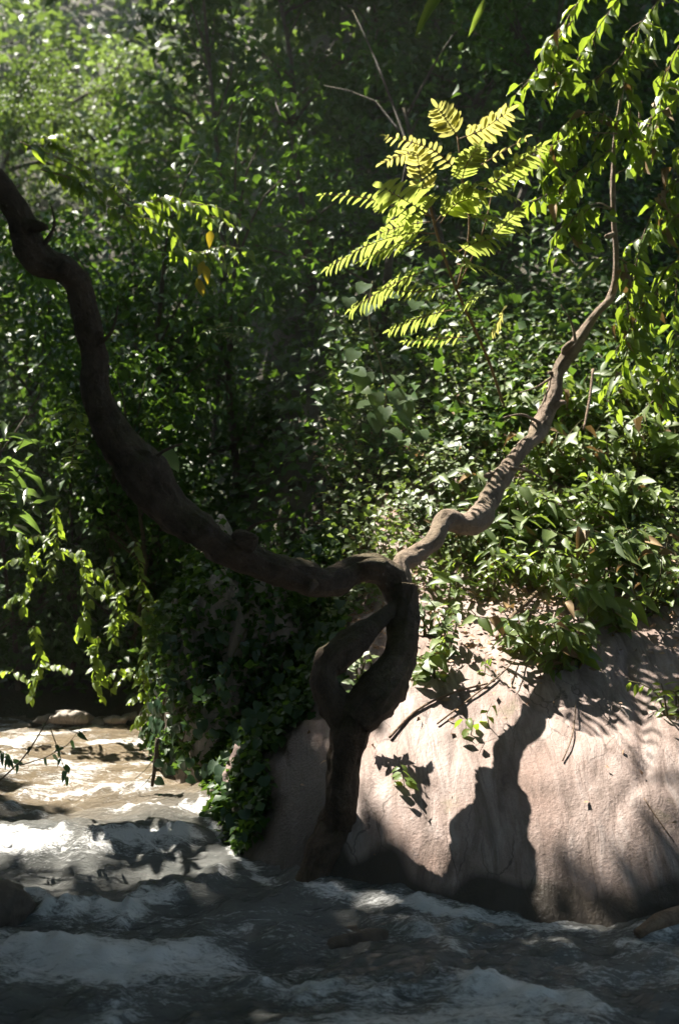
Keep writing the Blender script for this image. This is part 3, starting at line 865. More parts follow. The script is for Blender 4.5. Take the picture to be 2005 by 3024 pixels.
def leaf(parent, key, pos, fwd, nor, L, W, name='leaf'):
    o = bpy.data.objects.new(name, random.choice(LM[key]))
    COL.objects.link(o)
    f = Vector(fwd).normalized(); s = Vector(nor).cross(f)
    s = s.normalized() if s.length > 1e-5 else f.orthogonal().normalized()
    u = f.cross(s)
    m = Matrix(((f.x * L, s.x * W, u.x * L, pos[0]), (f.y * L, s.y * W, u.y * L, pos[1]), (f.z * L, s.z * W, u.z * L, pos[2]), (0, 0, 0, 1)))
    o.parent = parent
    o.matrix_local = m
    return o
R = random.uniform
def along(pts, n, start=.1, end=1.0):
    c, _ = catmull(pts, [1] * len(pts), .01)
    out = []
    for k in range(n):
        i = int((start + (end - start) * (k + .5) / n) * (len(c) - 1)); i = min(max(i, 1), len(c) - 2)
        out.append((c[i], (c[i + 1] - c[i - 1]).normalized()))
    return out
def leafy(parent, pts, r, key, n, L, asp=.42, droop=.5, start=.1, up=(-.3, -.6, .9), side=.9, mat='stem', origin=None, pet=.25, name='stem', jit=.35):
    """One stem with alternate leaves; points in world space, stored relative to the plant's root."""
    o0 = Vector(parent.location)
    if r:
        obj(name, tube(name, pts, [r] + [r * .7] * (len(pts) - 2) + [r * .35], M[mat], 5, .06, 0, 1, 0, 0, o0), parent)
    for k, (p, t) in enumerate(along(pts, n, start)):
        az = t.cross(Vector((0, 0, 1)))
        az = az.normalized() if az.length > .05 else Vector((1, 0, 0))
        az2 = t.cross(az)
        an = (k % 2) * math.pi + R(-.9, .9)
        out = az * math.cos(an) + az2 * math.sin(an) * .6
        f = (t * R(.15, .6) + out * side + Vector((R(-jit, jit), R(-jit, jit), -droop * R(.4, 1.3)))).normalized()
        l = L * R(.65, 1.2)
        q = p + f * l * pet * .4
        nn = Vector(up) + Vector((R(-.7, .5), R(-.6, .6), R(-.2, .2)))
        leaf(parent, 'dry' if key in ('shrub', 'vine', 'ivy', 'long') and random.random() < .05 else key, q - o0, f, nn, l, l * asp * R(.85, 1.15))

# -- shrubs above the rock
def shrub(root, label, nst, h, nl, L, key='shrub', group='shrubs above the sunlit rock', lean=(-.1, -.35), asp=.40, droop=.6, name='shrub', spread=.28, cat='shrub'):
    root = Vector(root)
    t = thing(name, root, label, cat, group)
    for s in range(nst):
        a = R(0, 6.28); rr = R(.3, 1) * spread
        tip = root + Vector((math.cos(a) * rr + lean[0] * R(.3, 1.2), math.sin(a) * rr * .7 + lean[1] * h * R(.4, 1.3), h * R(.55, 1.05)))
        mid = root + (tip - root) * .5 + Vector((R(-.04, .04), R(-.04, .04), h * .18))
        leafy(t, [root + Vector((R(-.04, .04), R(-.03, .03), -.03)), mid, tip], .006, key, nl, L, asp, droop)
    return t
rows = [('row along the bare rock', [(1440, 1745), (1560, 1900), (1650, 1960), (1730, 1930), (1830, 1835), (1910, 1790), (1990, 1760)], .30, .10),
        ('second row up from the bare rock', [(1400, 1640), (1490, 1640), (1590, 1720), (1680, 1740), (1770, 1720), (1860, 1690), (1960, 1680)], .34, .105),
        ('middle row on the slope', [(1450, 1530), (1560, 1540), (1660, 1570), (1760, 1560), (1850, 1530), (1950, 1540)], .36, .105),
        ('upper row under the hanging vines', [(1620, 1400), (1710, 1420), (1800, 1400), (1890, 1370), (1980, 1390)], .40, .11),
        ('top row in front of the dark wood', [(1600, 1270), (1720, 1260), (1850, 1230), (1970, 1240)], .45, .115)]
for rn, lst, h, L in rows:
    for i, (px, py) in enumerate(lst):
        big = (px, py) == (1650, 1960)
        shrub(hit(px, py + 20), f'pale narrow-leaved shrub, {ordinal(i)} from left in the {rn}',
              8 if big else 7, h * R(.85, 1.2), 12 if big else 10, 1.12 * L * R(.6, 1.3), 'shrub' if big else random.choice(['shrub', 'shrub', 'shrub', 'vine', 'long', 'ivy']), asp=R(.34, .46))
shrub(hit(1990, 2120), 'small yellow-green shrub at the right edge of the bare rock', 5, .2, 9, .06, 'vine', None, (-.05, -.2), .45)

# -- ivy mound behind the right limb
ivy = [(1290, 1600), (1330, 1520), (1390, 1440), (1440, 1350), (1360, 1330), (1470, 1240), (1390, 1240), (1260, 1570), (1520, 1150), (1300, 1440)]
ivy_where = ['lowest but one, touching the fork', 'third from the bottom, above the fork', 'right under the middle of the limb', 'left of the limb halfway up', 'leftmost of the upper mounds',
             'upper mound close to the limb', 'just left of the upper one', 'lowest of all at the dark edge', 'highest of all under the vines', 'at the dark left edge halfway up']
for i, (px, py) in enumerate(ivy):
    r = hit(px, py)
    shrub(r, f'small-leaved ivy mound behind the right limb, ' + ivy_where[i], 7, .30, 12, .052, 'ivy',
          'ivy mounds behind the right limb', (-.08, -.3), .82, .35, 'ivy_mound', .26, 'ivy')
# broad leaves by the fork
for i, (px, py, lab, L) in enumerate([(1330, 1790, 'plant with one large pale leaf arching beside the fork of the tree', .13), (1310, 1930, 'low leafy sprout at the foot of the fork on the rock edge', .07),
                                      (1270, 1870, 'twining creeper with small heart leaves right of the trunk', .06), (1450, 1600, 'sprout with three long drooping leaves under the right limb', .13),
                                      (1260, 2000, 'single narrow-leaved sprout at the rock edge below the fork', .10)]):
    shrub(hit(px, py), lab, 3 if L > .1 else 6, .22, 4 if L > .1 else 8, L, 'ivy' if L < .08 else 'shrub', 'sprouts beside the fork', (0, -.2), .6 if L < .12 else .45, .5, 'sprout', .12, 'plant')

# ------------------------------------------------------------------ the gnarled tree
GT = P(1010, 2600, 5.02)
gt = thing('gnarled_tree', GT, 'gnarled brown tree with a looped trunk leaning over the stream', 'tree')
def pxtube(name, rows, seg=44, bump_=.16, knots=.35, mat='bark', seed=1.0, parent=gt, step=.014, freq=7.0, furrow=.13, kink=.5):
    pts = [P(a, b, d) for a, b, d, w in rows]; rad = [mm(w / 2, d) for a, b, d, w in rows]
    return obj(name, tube(name, pts, rad, M[mat], seg, step, bump_, freq, knots, seed, parent.location, 1.0, furrow, kink), parent)
def on_rock(px, py, w_):                        # a root lies half sunk in the rock
    h_ = hit(px, py); return (px, py, h_.y + .002, w_)
pxtube('trunk', [(870, 2800, 5.08, 60), on_rock(895, 2690, 84), on_rock(930, 2600, 100), on_rock(962, 2510, 108), on_rock(990, 2430, 108), (1004, 2370, 5.13, 104), (1012, 2280, 5.11, 100), (1030, 2170, 5.08, 102), (1070, 2095, 5.08, 100)], seed=2, kink=.2)
pxtube('trunk', [(1045, 2130, 5.07, 108), (1120, 2055, 5.11, 100), (1170, 1970, 5.24, 90), (1190, 1880, 5.32, 84), (1195, 1800, 5.41, 86), (1182, 1735, 5.47, 98)], seed=5, kink=.25)
pxtube('side_stem', [(1040, 2160, 5.07, 108), (985, 2080, 5.10, 98), (958, 2010, 5.12, 80), (990, 1950, 5.16, 74), (1050, 1900, 5.21, 66), (1110, 1850, 5.28, 54), (1175, 1790, 5.41, 42)], 36, .26, .7, seed=8, freq=9)
pxtube('left_limb', [(1195, 1790, 5.46, 76), (1160, 1715, 5.47, 88), (1080, 1690, 5.44, 85), (990, 1705, 5.32, 85), (900, 1712, 5.22, 88), (800, 1672, 5.12, 90), (700, 1625, 5.02, 94),
                     (600, 1590, 4.95, 95), (510, 1510, 4.9, 94), (420, 1400, 4.85, 92), (340, 1290, 4.8, 94), (285, 1180, 4.75, 90), (270, 1060, 4.7, 85), (262, 950, 4.65, 77),
                     (225, 850, 4.6, 77), (190, 790, 4.55, 83), (110, 740, 4.5, 81), (50, 620, 4.45, 77), (-40, 500, 4.4, 72), (-150, 380, 4.35, 68)], 44, .2, .8, seed=11, kink=.55)
pxtube('right_limb', [(1185, 1760, 5.47, 58), (1186, 1705, 5.52, 54), (1188, 1655, 5.58, 50), (1225, 1626, 5.68, 50), (1272, 1590, 5.76, 56), (1318, 1540, 5.91, 56), (1362, 1552, 5.98, 52), (1400, 1540, 6.03, 56), (1430, 1490, 6.16, 62),
                      (1480, 1410, 6.4, 58), (1540, 1330, 6.55, 46), (1590, 1260, 6.7, 40), (1635, 1170, 6.8, 36), (1652, 1090, 6.85, 42), (1690, 1030, 6.9, 42), (1725, 975, 6.95, 30), (1760, 930, 6.95, 24),
                      (1800, 880, 7.0, 25), (1815, 800, 7.0, 19), (1812, 640, 7.0, 15), (1808, 500, 7.0, 14), (1820, 380, 7.0, 12), (1835, 250, 7.0, 10)], 30, .18, .7, 'bark_sunlit', 14.0, gt, .014, 9, .12, .6)
for rows_, sd_ in (([(1665, 1060, 6.9, 22), (1670, 1030, 6.85, 20), (1690, 1010, 6.8, 16)], 1), ([(1650, 1105, 6.9, 20), (1622, 1100, 6.82, 14)], 2),
                   ([(1620, 1215, 6.75, 26), (1650, 1190, 6.75, 18), (1668, 1190, 6.72, 10)], 3), ([(1480, 1390, 6.4, 24), (1455, 1402, 6.36, 22), (1432, 1405, 6.32, 12)], 4),
                   ([(740, 1600, 4.95, 60), (705, 1578, 4.9, 46), (735, 1578, 4.88, 22), (760, 1588, 4.86, 10)], 5), ([(1130, 1672, 5.40, 44), (1090, 1668, 5.36, 26), (1065, 1668, 5.34, 10)], 6),
                   ([(180, 800, 4.5, 40), (200, 770, 4.48, 22)], 7), ([(285, 1000, 4.65, 30), (300, 985, 4.6, 14)], 8), ([(930, 1720, 5.15, 30), (910, 1750, 5.1, 12)], 9),
                   ([(60, 660, 4.45, 46), (110, 670, 4.4, 34), (140, 672, 4.38, 12)], 10), ([(1810, 690, 7, 14), (1790, 700, 6.95, 12)], 11)):
    pxtube('knot', rows_, 16, .3, .4, 'bark_sunlit' if rows_[0][0] > 1250 else 'bark', sd_ * 2.3)
# dead side twigs on the limbs
for rows_, sd_ in (([(430, 1400, 4.82, 16), (470, 1340, 4.8, 10), (540, 1310, 4.8, 5)], 1), ([(268, 1040, 4.66, 14), (330, 980, 4.6, 9), (350, 900, 4.6, 4)], 2), ([(700, 1590, 4.98, 16), (760, 1545, 4.95, 9), (850, 1530, 4.95, 4)], 3),
                   ([(1595, 1250, 6.68, 12), (1540, 1225, 6.6, 7), (1480, 1235, 6.6, 3)], 4), ([(1650, 1100, 6.84, 12), (1590, 1140, 6.8, 6), (1530, 1160, 6.8, 3)], 5), ([(1700, 1020, 6.88, 12), (1690, 960, 6.85, 7), (1655, 900, 6.85, 3)], 6),
                   ([(1812, 620, 7, 7), (1770, 600, 6.95, 4), (1730, 610, 6.9, 2)], 7), ([(120, 740, 4.48, 14), (160, 670, 4.46, 8), (150, 600, 4.45, 4)], 8), ([(1500, 1380, 6.42, 14), (1560, 1390, 6.35, 8), (1610, 1420, 6.3, 3)], 9)):
    pxtube('twig', rows_, 8, .1, .2, 'bark_sunlit' if rows_[0][0] > 1250 else 'bark', sd_ * 5.1, gt, .02, 8, 0, .8)

# ------------------------------------------------------------------ sapling with pinnate fronds
sp = thing('pinnate_sapling', hit(1500, 1230), 'bright lime sapling with long feathery fronds glowing in the sun', 'sapling')
SD = 6.8
def sapstem(rows, w0, w1):
    pts = [P(a, b, d) for a, b, d in rows]
    obj('stem', tube('stem', pts, [mm(w0 + (w1 - w0) * i / (len(pts) - 1), SD) / 2 for i in range(len(pts))], M['stem_red'], 7, .06, .05, 6, 0, 0, sp.location), sp)
rt = sp.location
sapstem([(1500, 1240, rt.y), (1440, 1060, 7.1), (1345, 850, 6.9), (1290, 690, 6.8), (1268, 600, 6.8), (1255, 570, 6.8)], 10, 6)
sapstem([(1350, 850, 6.9), (1385, 680, 6.85), (1366, 530, 6.85), (1350, 400, 6.85)], 7, 5)
sapstem([(1350, 850, 6.9), (1420, 700, 6.8), (1455, 560, 6.8)], 6, 4)
FR = [  # points of the midrib in the photo, distance at tip, leaflet pairs, leaflet length px, young
    ([(1352, 405), (1325, 365), (1292, 318)], 6.75, 7, 48, 1), ([(1355, 410), (1420, 385), (1498, 331)], 6.7, 8, 56, 1),
    ([(1362, 520), (1290, 450), (1215, 420), (1140, 402)], 6.6, 11, 34, 1), ([(1262, 470), (1210, 452), (1130, 482)], 6.9, 7, 36, 1),
    ([(1255, 590), (1240, 510), (1230, 448)], 6.7, 8, 46, 1), ([(1362, 545), (1375, 490), (1412, 435)], 6.6, 9, 48, 0),
    ([(1430, 560), (1510, 500), (1600, 432)], 6.6, 10, 52, 0), ([(1400, 500), (1480, 450), (1556, 405)], 6.9, 5, 26, 1),
    ([(1275, 640), (1210, 600), (1132, 556)], 6.4, 9, 80, 0), ([(1275, 640), (1150, 605), (1050, 580), (950, 576)], 6.3, 10, 34, 0),
    ([(1278, 665), (1370, 565), (1440, 545), (1516, 582)], 6.5, 12, 56, 0), ([(1300, 660), (1350, 600), (1430, 580)], 6.7, 8, 60, 0),
    ([(1282, 690), (1200, 690), (1085, 725), (970, 790)], 6.3, 13, 52, 0), ([(1280, 715), (1180, 722), (1070, 768)], 6.4, 9, 50, 0),
    ([(1265, 712), (1330, 735), (1400, 785)], 6.5, 9, 46, 0), ([(1350, 745), (1410, 715), (1476, 702)], 6.6, 8, 50, 0),
    ([(1320, 845), (1230, 862), (1128, 852)], 6.4, 9, 34, 0), ([(1250, 800), (1140, 850), (1035, 915)], 6.3, 11, 52, 0),
    ([(1335, 915), (1250, 935), (1150, 975)], 6.5, 9, 44, 0), ([(1440, 850), (1410, 865), (1372, 902)], 6.6, 7, 56, 0),
    ([(1380, 995), (1290, 1000), (1195, 1008)], 6.6, 8, 30, 0), ([(1490, 905), (1475, 940), (1452, 982)], 6.7, 6, 40, 1),
    ([(1380, 640), (1450, 640), (1540, 680)], 6.5, 9, 46, 0), ([(1350, 780), (1420, 790), (1500, 830)], 6.5, 8, 42, 0), ([(1270, 655), (1200, 665), (1115, 692)], 6.8, 8, 52, 0), ([(1455, 700), (1490, 660), (1532, 622)], 6.7, 7, 44, 0)]
for pts_, dt, npair, ll, young in FR:
    npair = int(npair * 1.3)
    m_ = len(pts_)
    w = [P(a, b, 6.8 + (dt - 6.8) * i / (m_ - 1)) for i, (a, b) in enumerate(pts_)]
    fo = tag(obj('frond', tube('frond', w, [.004] + [.003] * (m_ - 2) + [.0012], M['stem_red'], 5, .05, 0, 1, 0, 0, rt), sp))
    key = 'young' if young else 'lime'
    c, _ = catmull(w, [1] * m_, .01)
    L = mm(ll, 6.6)
    view = Vector((R(-.45, -.05), R(.3, .65), .85))
    for k in range(npair):
        tt = .16 + .84 * (k + .5) / npair
        i = min(max(int(tt * (len(c) - 1)), 1), len(c) - 2)
        tg = (c[i + 1] - c[i - 1]).normalized()
        sid = tg.cross(view).normalized()
        nor = sid.cross(tg).normalized()
        sc_ = math.sin(math.pi * (.22 + .66 * tt)) ** .7
        for s in (-1, 1):
            if random.random() < .05: continue
            f = (sid * s + tg * R(.35, .6) - nor * R(.0, .35)).normalized()
            l = L * sc_ * R(.88, 1.1)
            leaf(fo, key, c[i] - rt, f, nor + Vector((R(-.25, .25), R(-.25, .25), 0)), l * 1.12, l * .34, 'leaflet')
    leaf(fo, key, c[-1] - rt, (c[-1] - c[-3]), view, L * .7, L * .27, 'leaflet')

# ------------------------------------------------------------------ climbing vines on the right
VG = 'leafy vines hanging at the upper right'
vines = [([(1822, 395), (1710, 395), (1610, 440), (1535, 520)], 'vine spray reaching furthest left towards the sapling', 26),
         ([(1818, 430), (1730, 490), (1640, 560), (1560, 600)], 'vine spray with single hanging leaves just below the longest spray', 24),
         ([(1830, 370), (1760, 330), (1690, 345), (1640, 400)], 'vine spray arching over the top of the leaf cluster at right', 26),
         ([(1805, 620), (1740, 610), (1690, 640), (1670, 690)], 'short vine spray of broad hanging leaves left of the thin stem', 14),
         ([(1780, -80), (1690, 30), (1640, 130), (1630, 230)], 'vine curtain at the top with its edge against the dark wood', 24),
         ([(1880, -80), (1780, 60), (1720, 150), (1660, 250)], 'vine spray second from the left at the top right', 24),
         ([(1990, -60), (1900, 60), (1820, 180), (1730, 250)], 'vine spray crossing the top right corner', 24),
         ([(2060, 480), (1950, 590), (1890, 720), (1860, 900)], 'vine trailing down right of the thin stem', 28),
         ([(2060, 740), (1960, 800), (1920, 940), (1880, 1010)], 'lower vine trailing down at the right edge', 24),
         ([(2060, 200), (1960, 270), (1910, 380), (1880, 480)], 'vine with narrow leaves below the top right corner', 22),
         ([(2060, 940), (1990, 1010), (1970, 1150), (1940, 1230)], 'vine hanging low at the right edge above the shrubs', 22),
         ([(1825, 760), (1870, 800), (1850, 880), (1860, 960)], 'small vine winding round the upper right limb', 18),
         ([(2060, 60), (1990, 160), (1950, 300), (1930, 420)], 'vine hanging straight down inside the top right corner', 24),
         ([(2070, 380), (2000, 460), (1975, 600), (1960, 700)], 'vine hanging along the right edge beside the trailing one', 24),
         ([(2080, 620), (2010, 720), (1995, 860), (1985, 960)], 'outermost vine on the right edge above the shrubs', 22),
         ([(1900, 860), (1880, 940), (1850, 1040), (1830, 1120)], 'vine reaching down to the upper shrubs right of the limb', 22),
         ([(1870, 120), (1840, 220), (1860, 330), (1850, 420)], 'vine crossing behind the top of the pale stem', 22),
         ([(1690, 60), (1620, 150), (1560, 240), (1520, 280)], 'dim vine sprig left of the top vine curtain', 12)]
for pts_, lab, n in vines:
    d = R(6.65, 6.95)
    w = [P(a, b, d + .05 * i) for i, (a, b) in enumerate(pts_)]
    t = thing('climbing_vine', w[0], lab, 'vine', VG)
    leafy(t, w, .005, 'vine', int(n * 1.3), .125, .46, .65, .05, (-.5, .3, .6), .9, 'twig', None, .3, 'stem', .65)
    for b in range(3):
        k = R(.3, .95); i = min(int(k * (len(w) - 1)), len(w) - 2)
        a = w[i].lerp(w[i + 1], k * (len(w) - 1) - i)
        leafy(t, [a, a + Vector((R(-.12, .08), R(-.1, .1), -.08)), a + Vector((R(-.22, .1), R(-.15, .1), -.22))], .003, 'vine', 8, .115, .46, .7, .2, (-.5, .2, .6), .9, 'twig', None, .3, 'stem', .6)
# thin secondary stems
for rows_, lab in (([(1890, 300, 7.1), (1885, 420, 7.1), (1888, 520, 7.1)], 'thin grey stem hanging right of the pale stem'), ([(1750, 1090, 7.3), (1740, 1180, 7.2), (1722, 1270, 7.1)], 'thin bare brown stem standing in the upper shrubs')):
    w = [P(*r_) for r_ in rows_]
    tag(obj('bare_stem', tube('bare_stem', w, [.009, .008, .007], M['twig'], 7, .05, .15, 9, .3, 2.0, w[0]), None, w[0]), lab, 'stem')

# ------------------------------------------------------------------ plants of the left bank
t = thing('broad_leaved_shrub', P(-60, 1640, 6.3), 'shrub with large glossy sun-bleached leaves at the left edge', 'shrub')
for tipx, tipy in ((90, 1235), (130, 1290), (60, 1330), (150, 1360), (40, 1400), (130, 1430), (170, 1480), (90, 1500), (30, 1270), (110, 1530), (60, 1460), (20, 1340)):
    w = [P(-60, 1640, 6.3), P(-50 + tipx * .2, (1640 + tipy) / 2, 6.2), P(tipx - 60, tipy + 10, 6.1)]
    leafy(t, w, .006, 'broad', 5, .17, .34, .05, .5, (-.45, -.25, 1), .9, 'stem', None, .1, 'stem', .4)
cg = 'creepers on the left bank'
creep = [([(60, 1560), (90, 1680), (70, 1800)], 'leftmost creeper on the dark left bank'), ([(160, 1500), (170, 1600), (140, 1700)], 'creeper with two large pale leaves below the broad-leaved shrub'),
         ([(240, 1620), (260, 1750), (230, 1880)], 'creeper in the middle of the left bank'), ([(330, 1640), (350, 1760), (330, 1900)], 'creeper left of the overgrown rock, hanging in shade'),
         ([(400, 1600), (420, 1720), (440, 1830)], 'upper creeper on the left rim of the overgrown rock'), ([(440, 1800), (430, 1920), (420, 2010)], 'bright yellow-green creeper at the rim of the overgrown rock'),
         ([(420, 1980), (430, 2060), (435, 2160)], 'lowest bright creeper hanging to the water by the overgrown rock'), ([(290, 1880), (280, 1980), (300, 2060)], 'creeper dangling over the far bank stones'),
         ([(100, 1850), (120, 1960), (90, 2060)], 'low creeper at left above the far water'), ([(210, 1380), (230, 1260), (215, 1180)], 'sprig lit yellow behind the left limb'),
         ([(130, 400), (160, 420), (190, 440)], 'yellow-green sprig under the distant crowns at upper left')]
for pts_, lab in creep:
    d = 7.5 if pts_[0][1] > 1300 else (6.5 if pts_[0][1] > 1000 else 9.5)
    w = [P(a, b, d + R(-.1, .1)) for a, b in pts_]
    t = thing('creeper', w[0], lab, 'creeper', cg)
    leafy(t, w, .004, 'creeper', 34, .064, .66, .5, .0, (-.2, -.5, .9), .9, 'stem', None, .5, 'stem', .5)
    for b in range(3):
        a = w[1] + (w[2] - w[1]) * R(-.8, .8)
        e = a + Vector((R(-.3, .3), R(-.15, .15), R(-.2, .1)))
        leafy(t, [a, (a + e) / 2 + Vector((0, 0, .04)), e], .003, 'creeper', 11, .06, .66, .5, .1, (-.2, -.5, .9), .9)
# arching bough of leaves behind the left limb, upper left
bg = 'arching leafy boughs behind the left limb'
for pts_, lab in (([(60, 420), (200, 480), (330, 560), (420, 640), (520, 660)], 'arching leafy bough catching the sun at upper left'), ([(420, 600), (500, 590), (580, 610), (620, 660)], 'second leafy bough at the end of the arching one'),
                  ([(120, 500), (240, 540), (360, 640), (460, 700)], 'lower leafy bough under the arching one'), ([(500, 740), (560, 745), (612, 752)], 'bare-tipped bough carrying yellow leaves')):
    w = [P(a, b, 8.2 + .1 * i) for i, (a, b) in enumerate(pts_)]
    t = thing('leafy_bough', w[0], lab, 'bough', bg)
    leafy(t, w, .008, 'creeper', 34, .11, .45, .6, .0, (-.2, -.4, 1), .9, 'twig', None, .4, 'stem', .5)
    for b in range(4):
        i = b % (len(w) - 1)
        a = w[i].lerp(w[i + 1], R(0, 1)); e = a + Vector((R(.0, .4), R(-.2, .2), R(-.3, .05)))
        leafy(t, [a, (a + e) / 2 + Vector((0, 0, .05)), e], .004, 'creeper', 9, .10, .45, .6, .1, (-.2, -.4, 1), .9, 'twig')
t = thing('yellow_leaves', P(600, 740, 8.1), 'few yellow leaves hanging at the tip of a bare bough', 'leaves')
for px, py in ((602, 770), (610, 785), (585, 820), (590, 830), (625, 680)):
    leaf(t, 'yellow', P(px, py, 8.1) - Vector(t.location), (R(-.3, .3), -.2, -1), (0, -1, .3), .12, .06)
# grey fern-like spray
fern = thing('fern_spray', P(700, 1010, 8.0), 'pale grey-green fern spray in the dark middle', 'fern')
for a_, b_ in (((640, 975), (740, 970)), ((640, 985), (710, 1000)), ((660, 990), (720, 1025)), ((650, 975), (600, 985)), ((640, 970), (680, 955))):
    w = [P(*a_, 8.0), P((a_[0] + b_[0]) / 2, (a_[1] + b_[1]) / 2 - 8, 7.9), P(*b_, 7.85)]
    fo = obj('frond', tube('frond', w, [.004, .003, .001], M['stem'], 5, .05, 0, 1, 0, 0, fern.location), fern)
    for k, (p_, tg) in enumerate(along(w, 12, .1)):
        sd_ = tg.cross(Vector((0, -.3, 1))).normalized() * (1 if k % 2 else -1)
        leaf(fo, 'ivy', p_ - Vector(fern.location), sd_ + tg * .5, (0, -.2, 1), .06, .016, 'leaflet')
# big grey heart leaves climbing in the middle
bl = thing('heart_leaved_climber', P(1120, 1300, 7.9), 'climber with large dull grey-green heart leaves left of the sapling', 'climber')
w = [P(1120, 1300, 7.9), P(1140, 1150, 7.7), P(1090, 950, 7.6), P(1100, 830, 7.6)]
obj('stem', tube('stem', w, [.008, .007, .006, .004], M['stem'], 6, .06, .05, 6, 0, 0, bl.location), bl)
for px, py, s in ((1080, 838, 60), (1140, 872, 55), (1050, 1035, 60), (1080, 1100, 75), (1045, 1090, 60), (1160, 1155, 70), (1110, 1160, 60), (1185, 1185, 75), (1200, 1165, 55), (1095, 1190, 60), (1135, 1205, 65), (1190, 1215, 60),
                  (1110, 1225, 70), (1060, 1150, 50), (1170, 1110, 50), (490, 1360, 80), (1150, 1270, 60), (1230, 890, 60), (1100, 900, 70), (1030, 880, 50), (1240, 1270, 55), (1190, 1300, 50)):
    if px < 600: continue
    leaf(bl, 'big', P(px, py, 7.5) - Vector(bl.location), (R(-.6, .6), -.5, R(-.7, -.1)), (R(-.3, .3), -.7, .9), mm(s, 7.5), mm(s * .85, 7.5))
lf = thing('heart_leaf_sprout', P(490, 1420, 7.0), 'single large drooping leaf beside the left limb', 'plant')
obj('stem', tube('stem', [P(490, 1420, 7.0), P(480, 1370, 7.0), P(485, 1335, 6.95)], [.005, .004, .003], M['stem'], 5, .05, 0, 1, 0, 0, lf.location), lf)
leaf(lf, 'big', P(482, 1335, 6.95) - Vector(lf.location), (.6, -.3, -.6), (.2, -.7, .8), mm(80, 7), mm(60, 7))
# long strap leaves
for pts_, lab in (([(1330, -60), (1275, 20), (1225, 75)], 'long strap leaf hanging at the top right of centre'), ([(1430, 0), (1410, 50), (1390, 95)], 'narrow strap leaf hanging beside the long one at the top'),
                  ([(1780, 760), (1730, 800), (1705, 830)], 'long dull leaf among the vines left of the pale limb'), ([(1915, 680), (1905, 730), (1890, 760)], 'long narrow lit leaf right of the thin stem')):
    w = [P(a, b, 6.6) for a, b in pts_]
    t = thing('strap_leaf', w[0], lab, 'leaf')
    L = (w[2] - w[0]).length
    leaf(t, 'long', Vector((0, 0, 0)), w[2] - w[0], (.3, -.8, .5), L, L * .2)

# ------------------------------------------------------------------ ivy on the overgrown rock
from mathutils.bvhtree import BVHTree
_rm = bpy.data.objects['overgrown_rock'].data
_bvh = BVHTree.FromPolygons([v.co + ivy_rock_c for v in _rm.vertices], [tuple(p.vertices) for p in _rm.polygons])
def rock_pt(a, ph):
    v = Vector((math.sin(a) * math.cos(ph), -math.cos(a) * math.cos(ph), math.sin(ph)))
    h_ = _bvh.ray_cast(ivy_rock_c + v * 4, -v)
    return h_[0], h_[1]
ivp = thing('rock_ivy', rock_pt(0, -.2)[0], 'dark bluish heart-leaved ivy sheet climbing the shaded overgrown rock', 'ivy')
o0 = Vector(ivp.location)
for k in range(14):
    a0 = -1.4 + 2.9 * k / 13
    pts_ = [rock_pt(a0 + R(-.2, .2), -.45 + s_ * .42 + R(-.1, .1)) for s_ in range(4)]
    pts_ = [a_ + n_ * .02 for a_, n_ in pts_]
    obj('stem', tube('stem', pts_, [.005, .004, .004, .003], M['stem'], 5, .07, 0, 1, 0, 0, o0), ivp)
    for m_ in range(21):
        q_, n_ = rock_pt(a0 + R(-.16, .16), R(-.4, .95))
        q_ = q_ + n_ * R(.03, .08)
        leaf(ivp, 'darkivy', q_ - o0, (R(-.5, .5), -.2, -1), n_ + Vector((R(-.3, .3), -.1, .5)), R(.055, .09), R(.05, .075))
ms = []
for k in range(9000):
    q_, n_ = rock_pt(R(-2.2, 2.2), R(-.42, 1.5))
    if n_.z > -.3 and q_.z > .25: ms.append(q_ + n_ * R(-.01, .07))
pts, cid = crown_points([(-.55, 7.4, 1.35), (-.3, 7.0, 1.05), (-.2, 7.5, 1.5), (.05, 6.9, 1.0), (-.35, 6.6, .75)], [(.36, .36, .3)] * 5, 2600)
fl = np.stack([RNG.uniform(-.75, .02, 9000), RNG.uniform(5.3, 7.4, 9000)], -1)
fl = fl[(fl[:, 1] > 5.55 + .75 * np.clip(fl[:, 0] + .5, 0, 1) + .35 * fbm(fl[:, 0] * 3, fl[:, 1] * 3, 88, 2))]  # flank ivy, carried further down to stand in for the rock's shade
flp = np.stack([fl[:, 0], fl[:, 1], surf_h(fl[:, 0], fl[:, 1]) + RNG.random(len(fl)) * .10 + .01], -1)
for q_ in flp[:150]:
    leaf(ivp, 'darkivy', Vector(q_) + Vector((0, -.02, .05)) - o0, (R(-.6, .4), -.6, -.8), (R(-.4, .2), -.7, .7), R(.05, .085), R(.045, .075))
ms = ms + [Vector(q_) for q_ in flp]
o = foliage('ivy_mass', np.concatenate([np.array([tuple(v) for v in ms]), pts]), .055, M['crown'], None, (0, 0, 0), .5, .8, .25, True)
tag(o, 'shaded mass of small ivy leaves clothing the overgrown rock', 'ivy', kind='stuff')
# shoots between trunk and side stem
for px, py, lab in ((1080, 1960, 'leafy shoot inside the loop of the trunk'), (1060, 2040, 'second leafy shoot low in the loop of the trunk')):
    shrub(P(px, py + 30, 5.45), lab, 4, .13, 6, .055, 'ivy', 'shoots inside the trunk loop', (0, -.1), .6, .3, 'shoot', .08, 'plant')

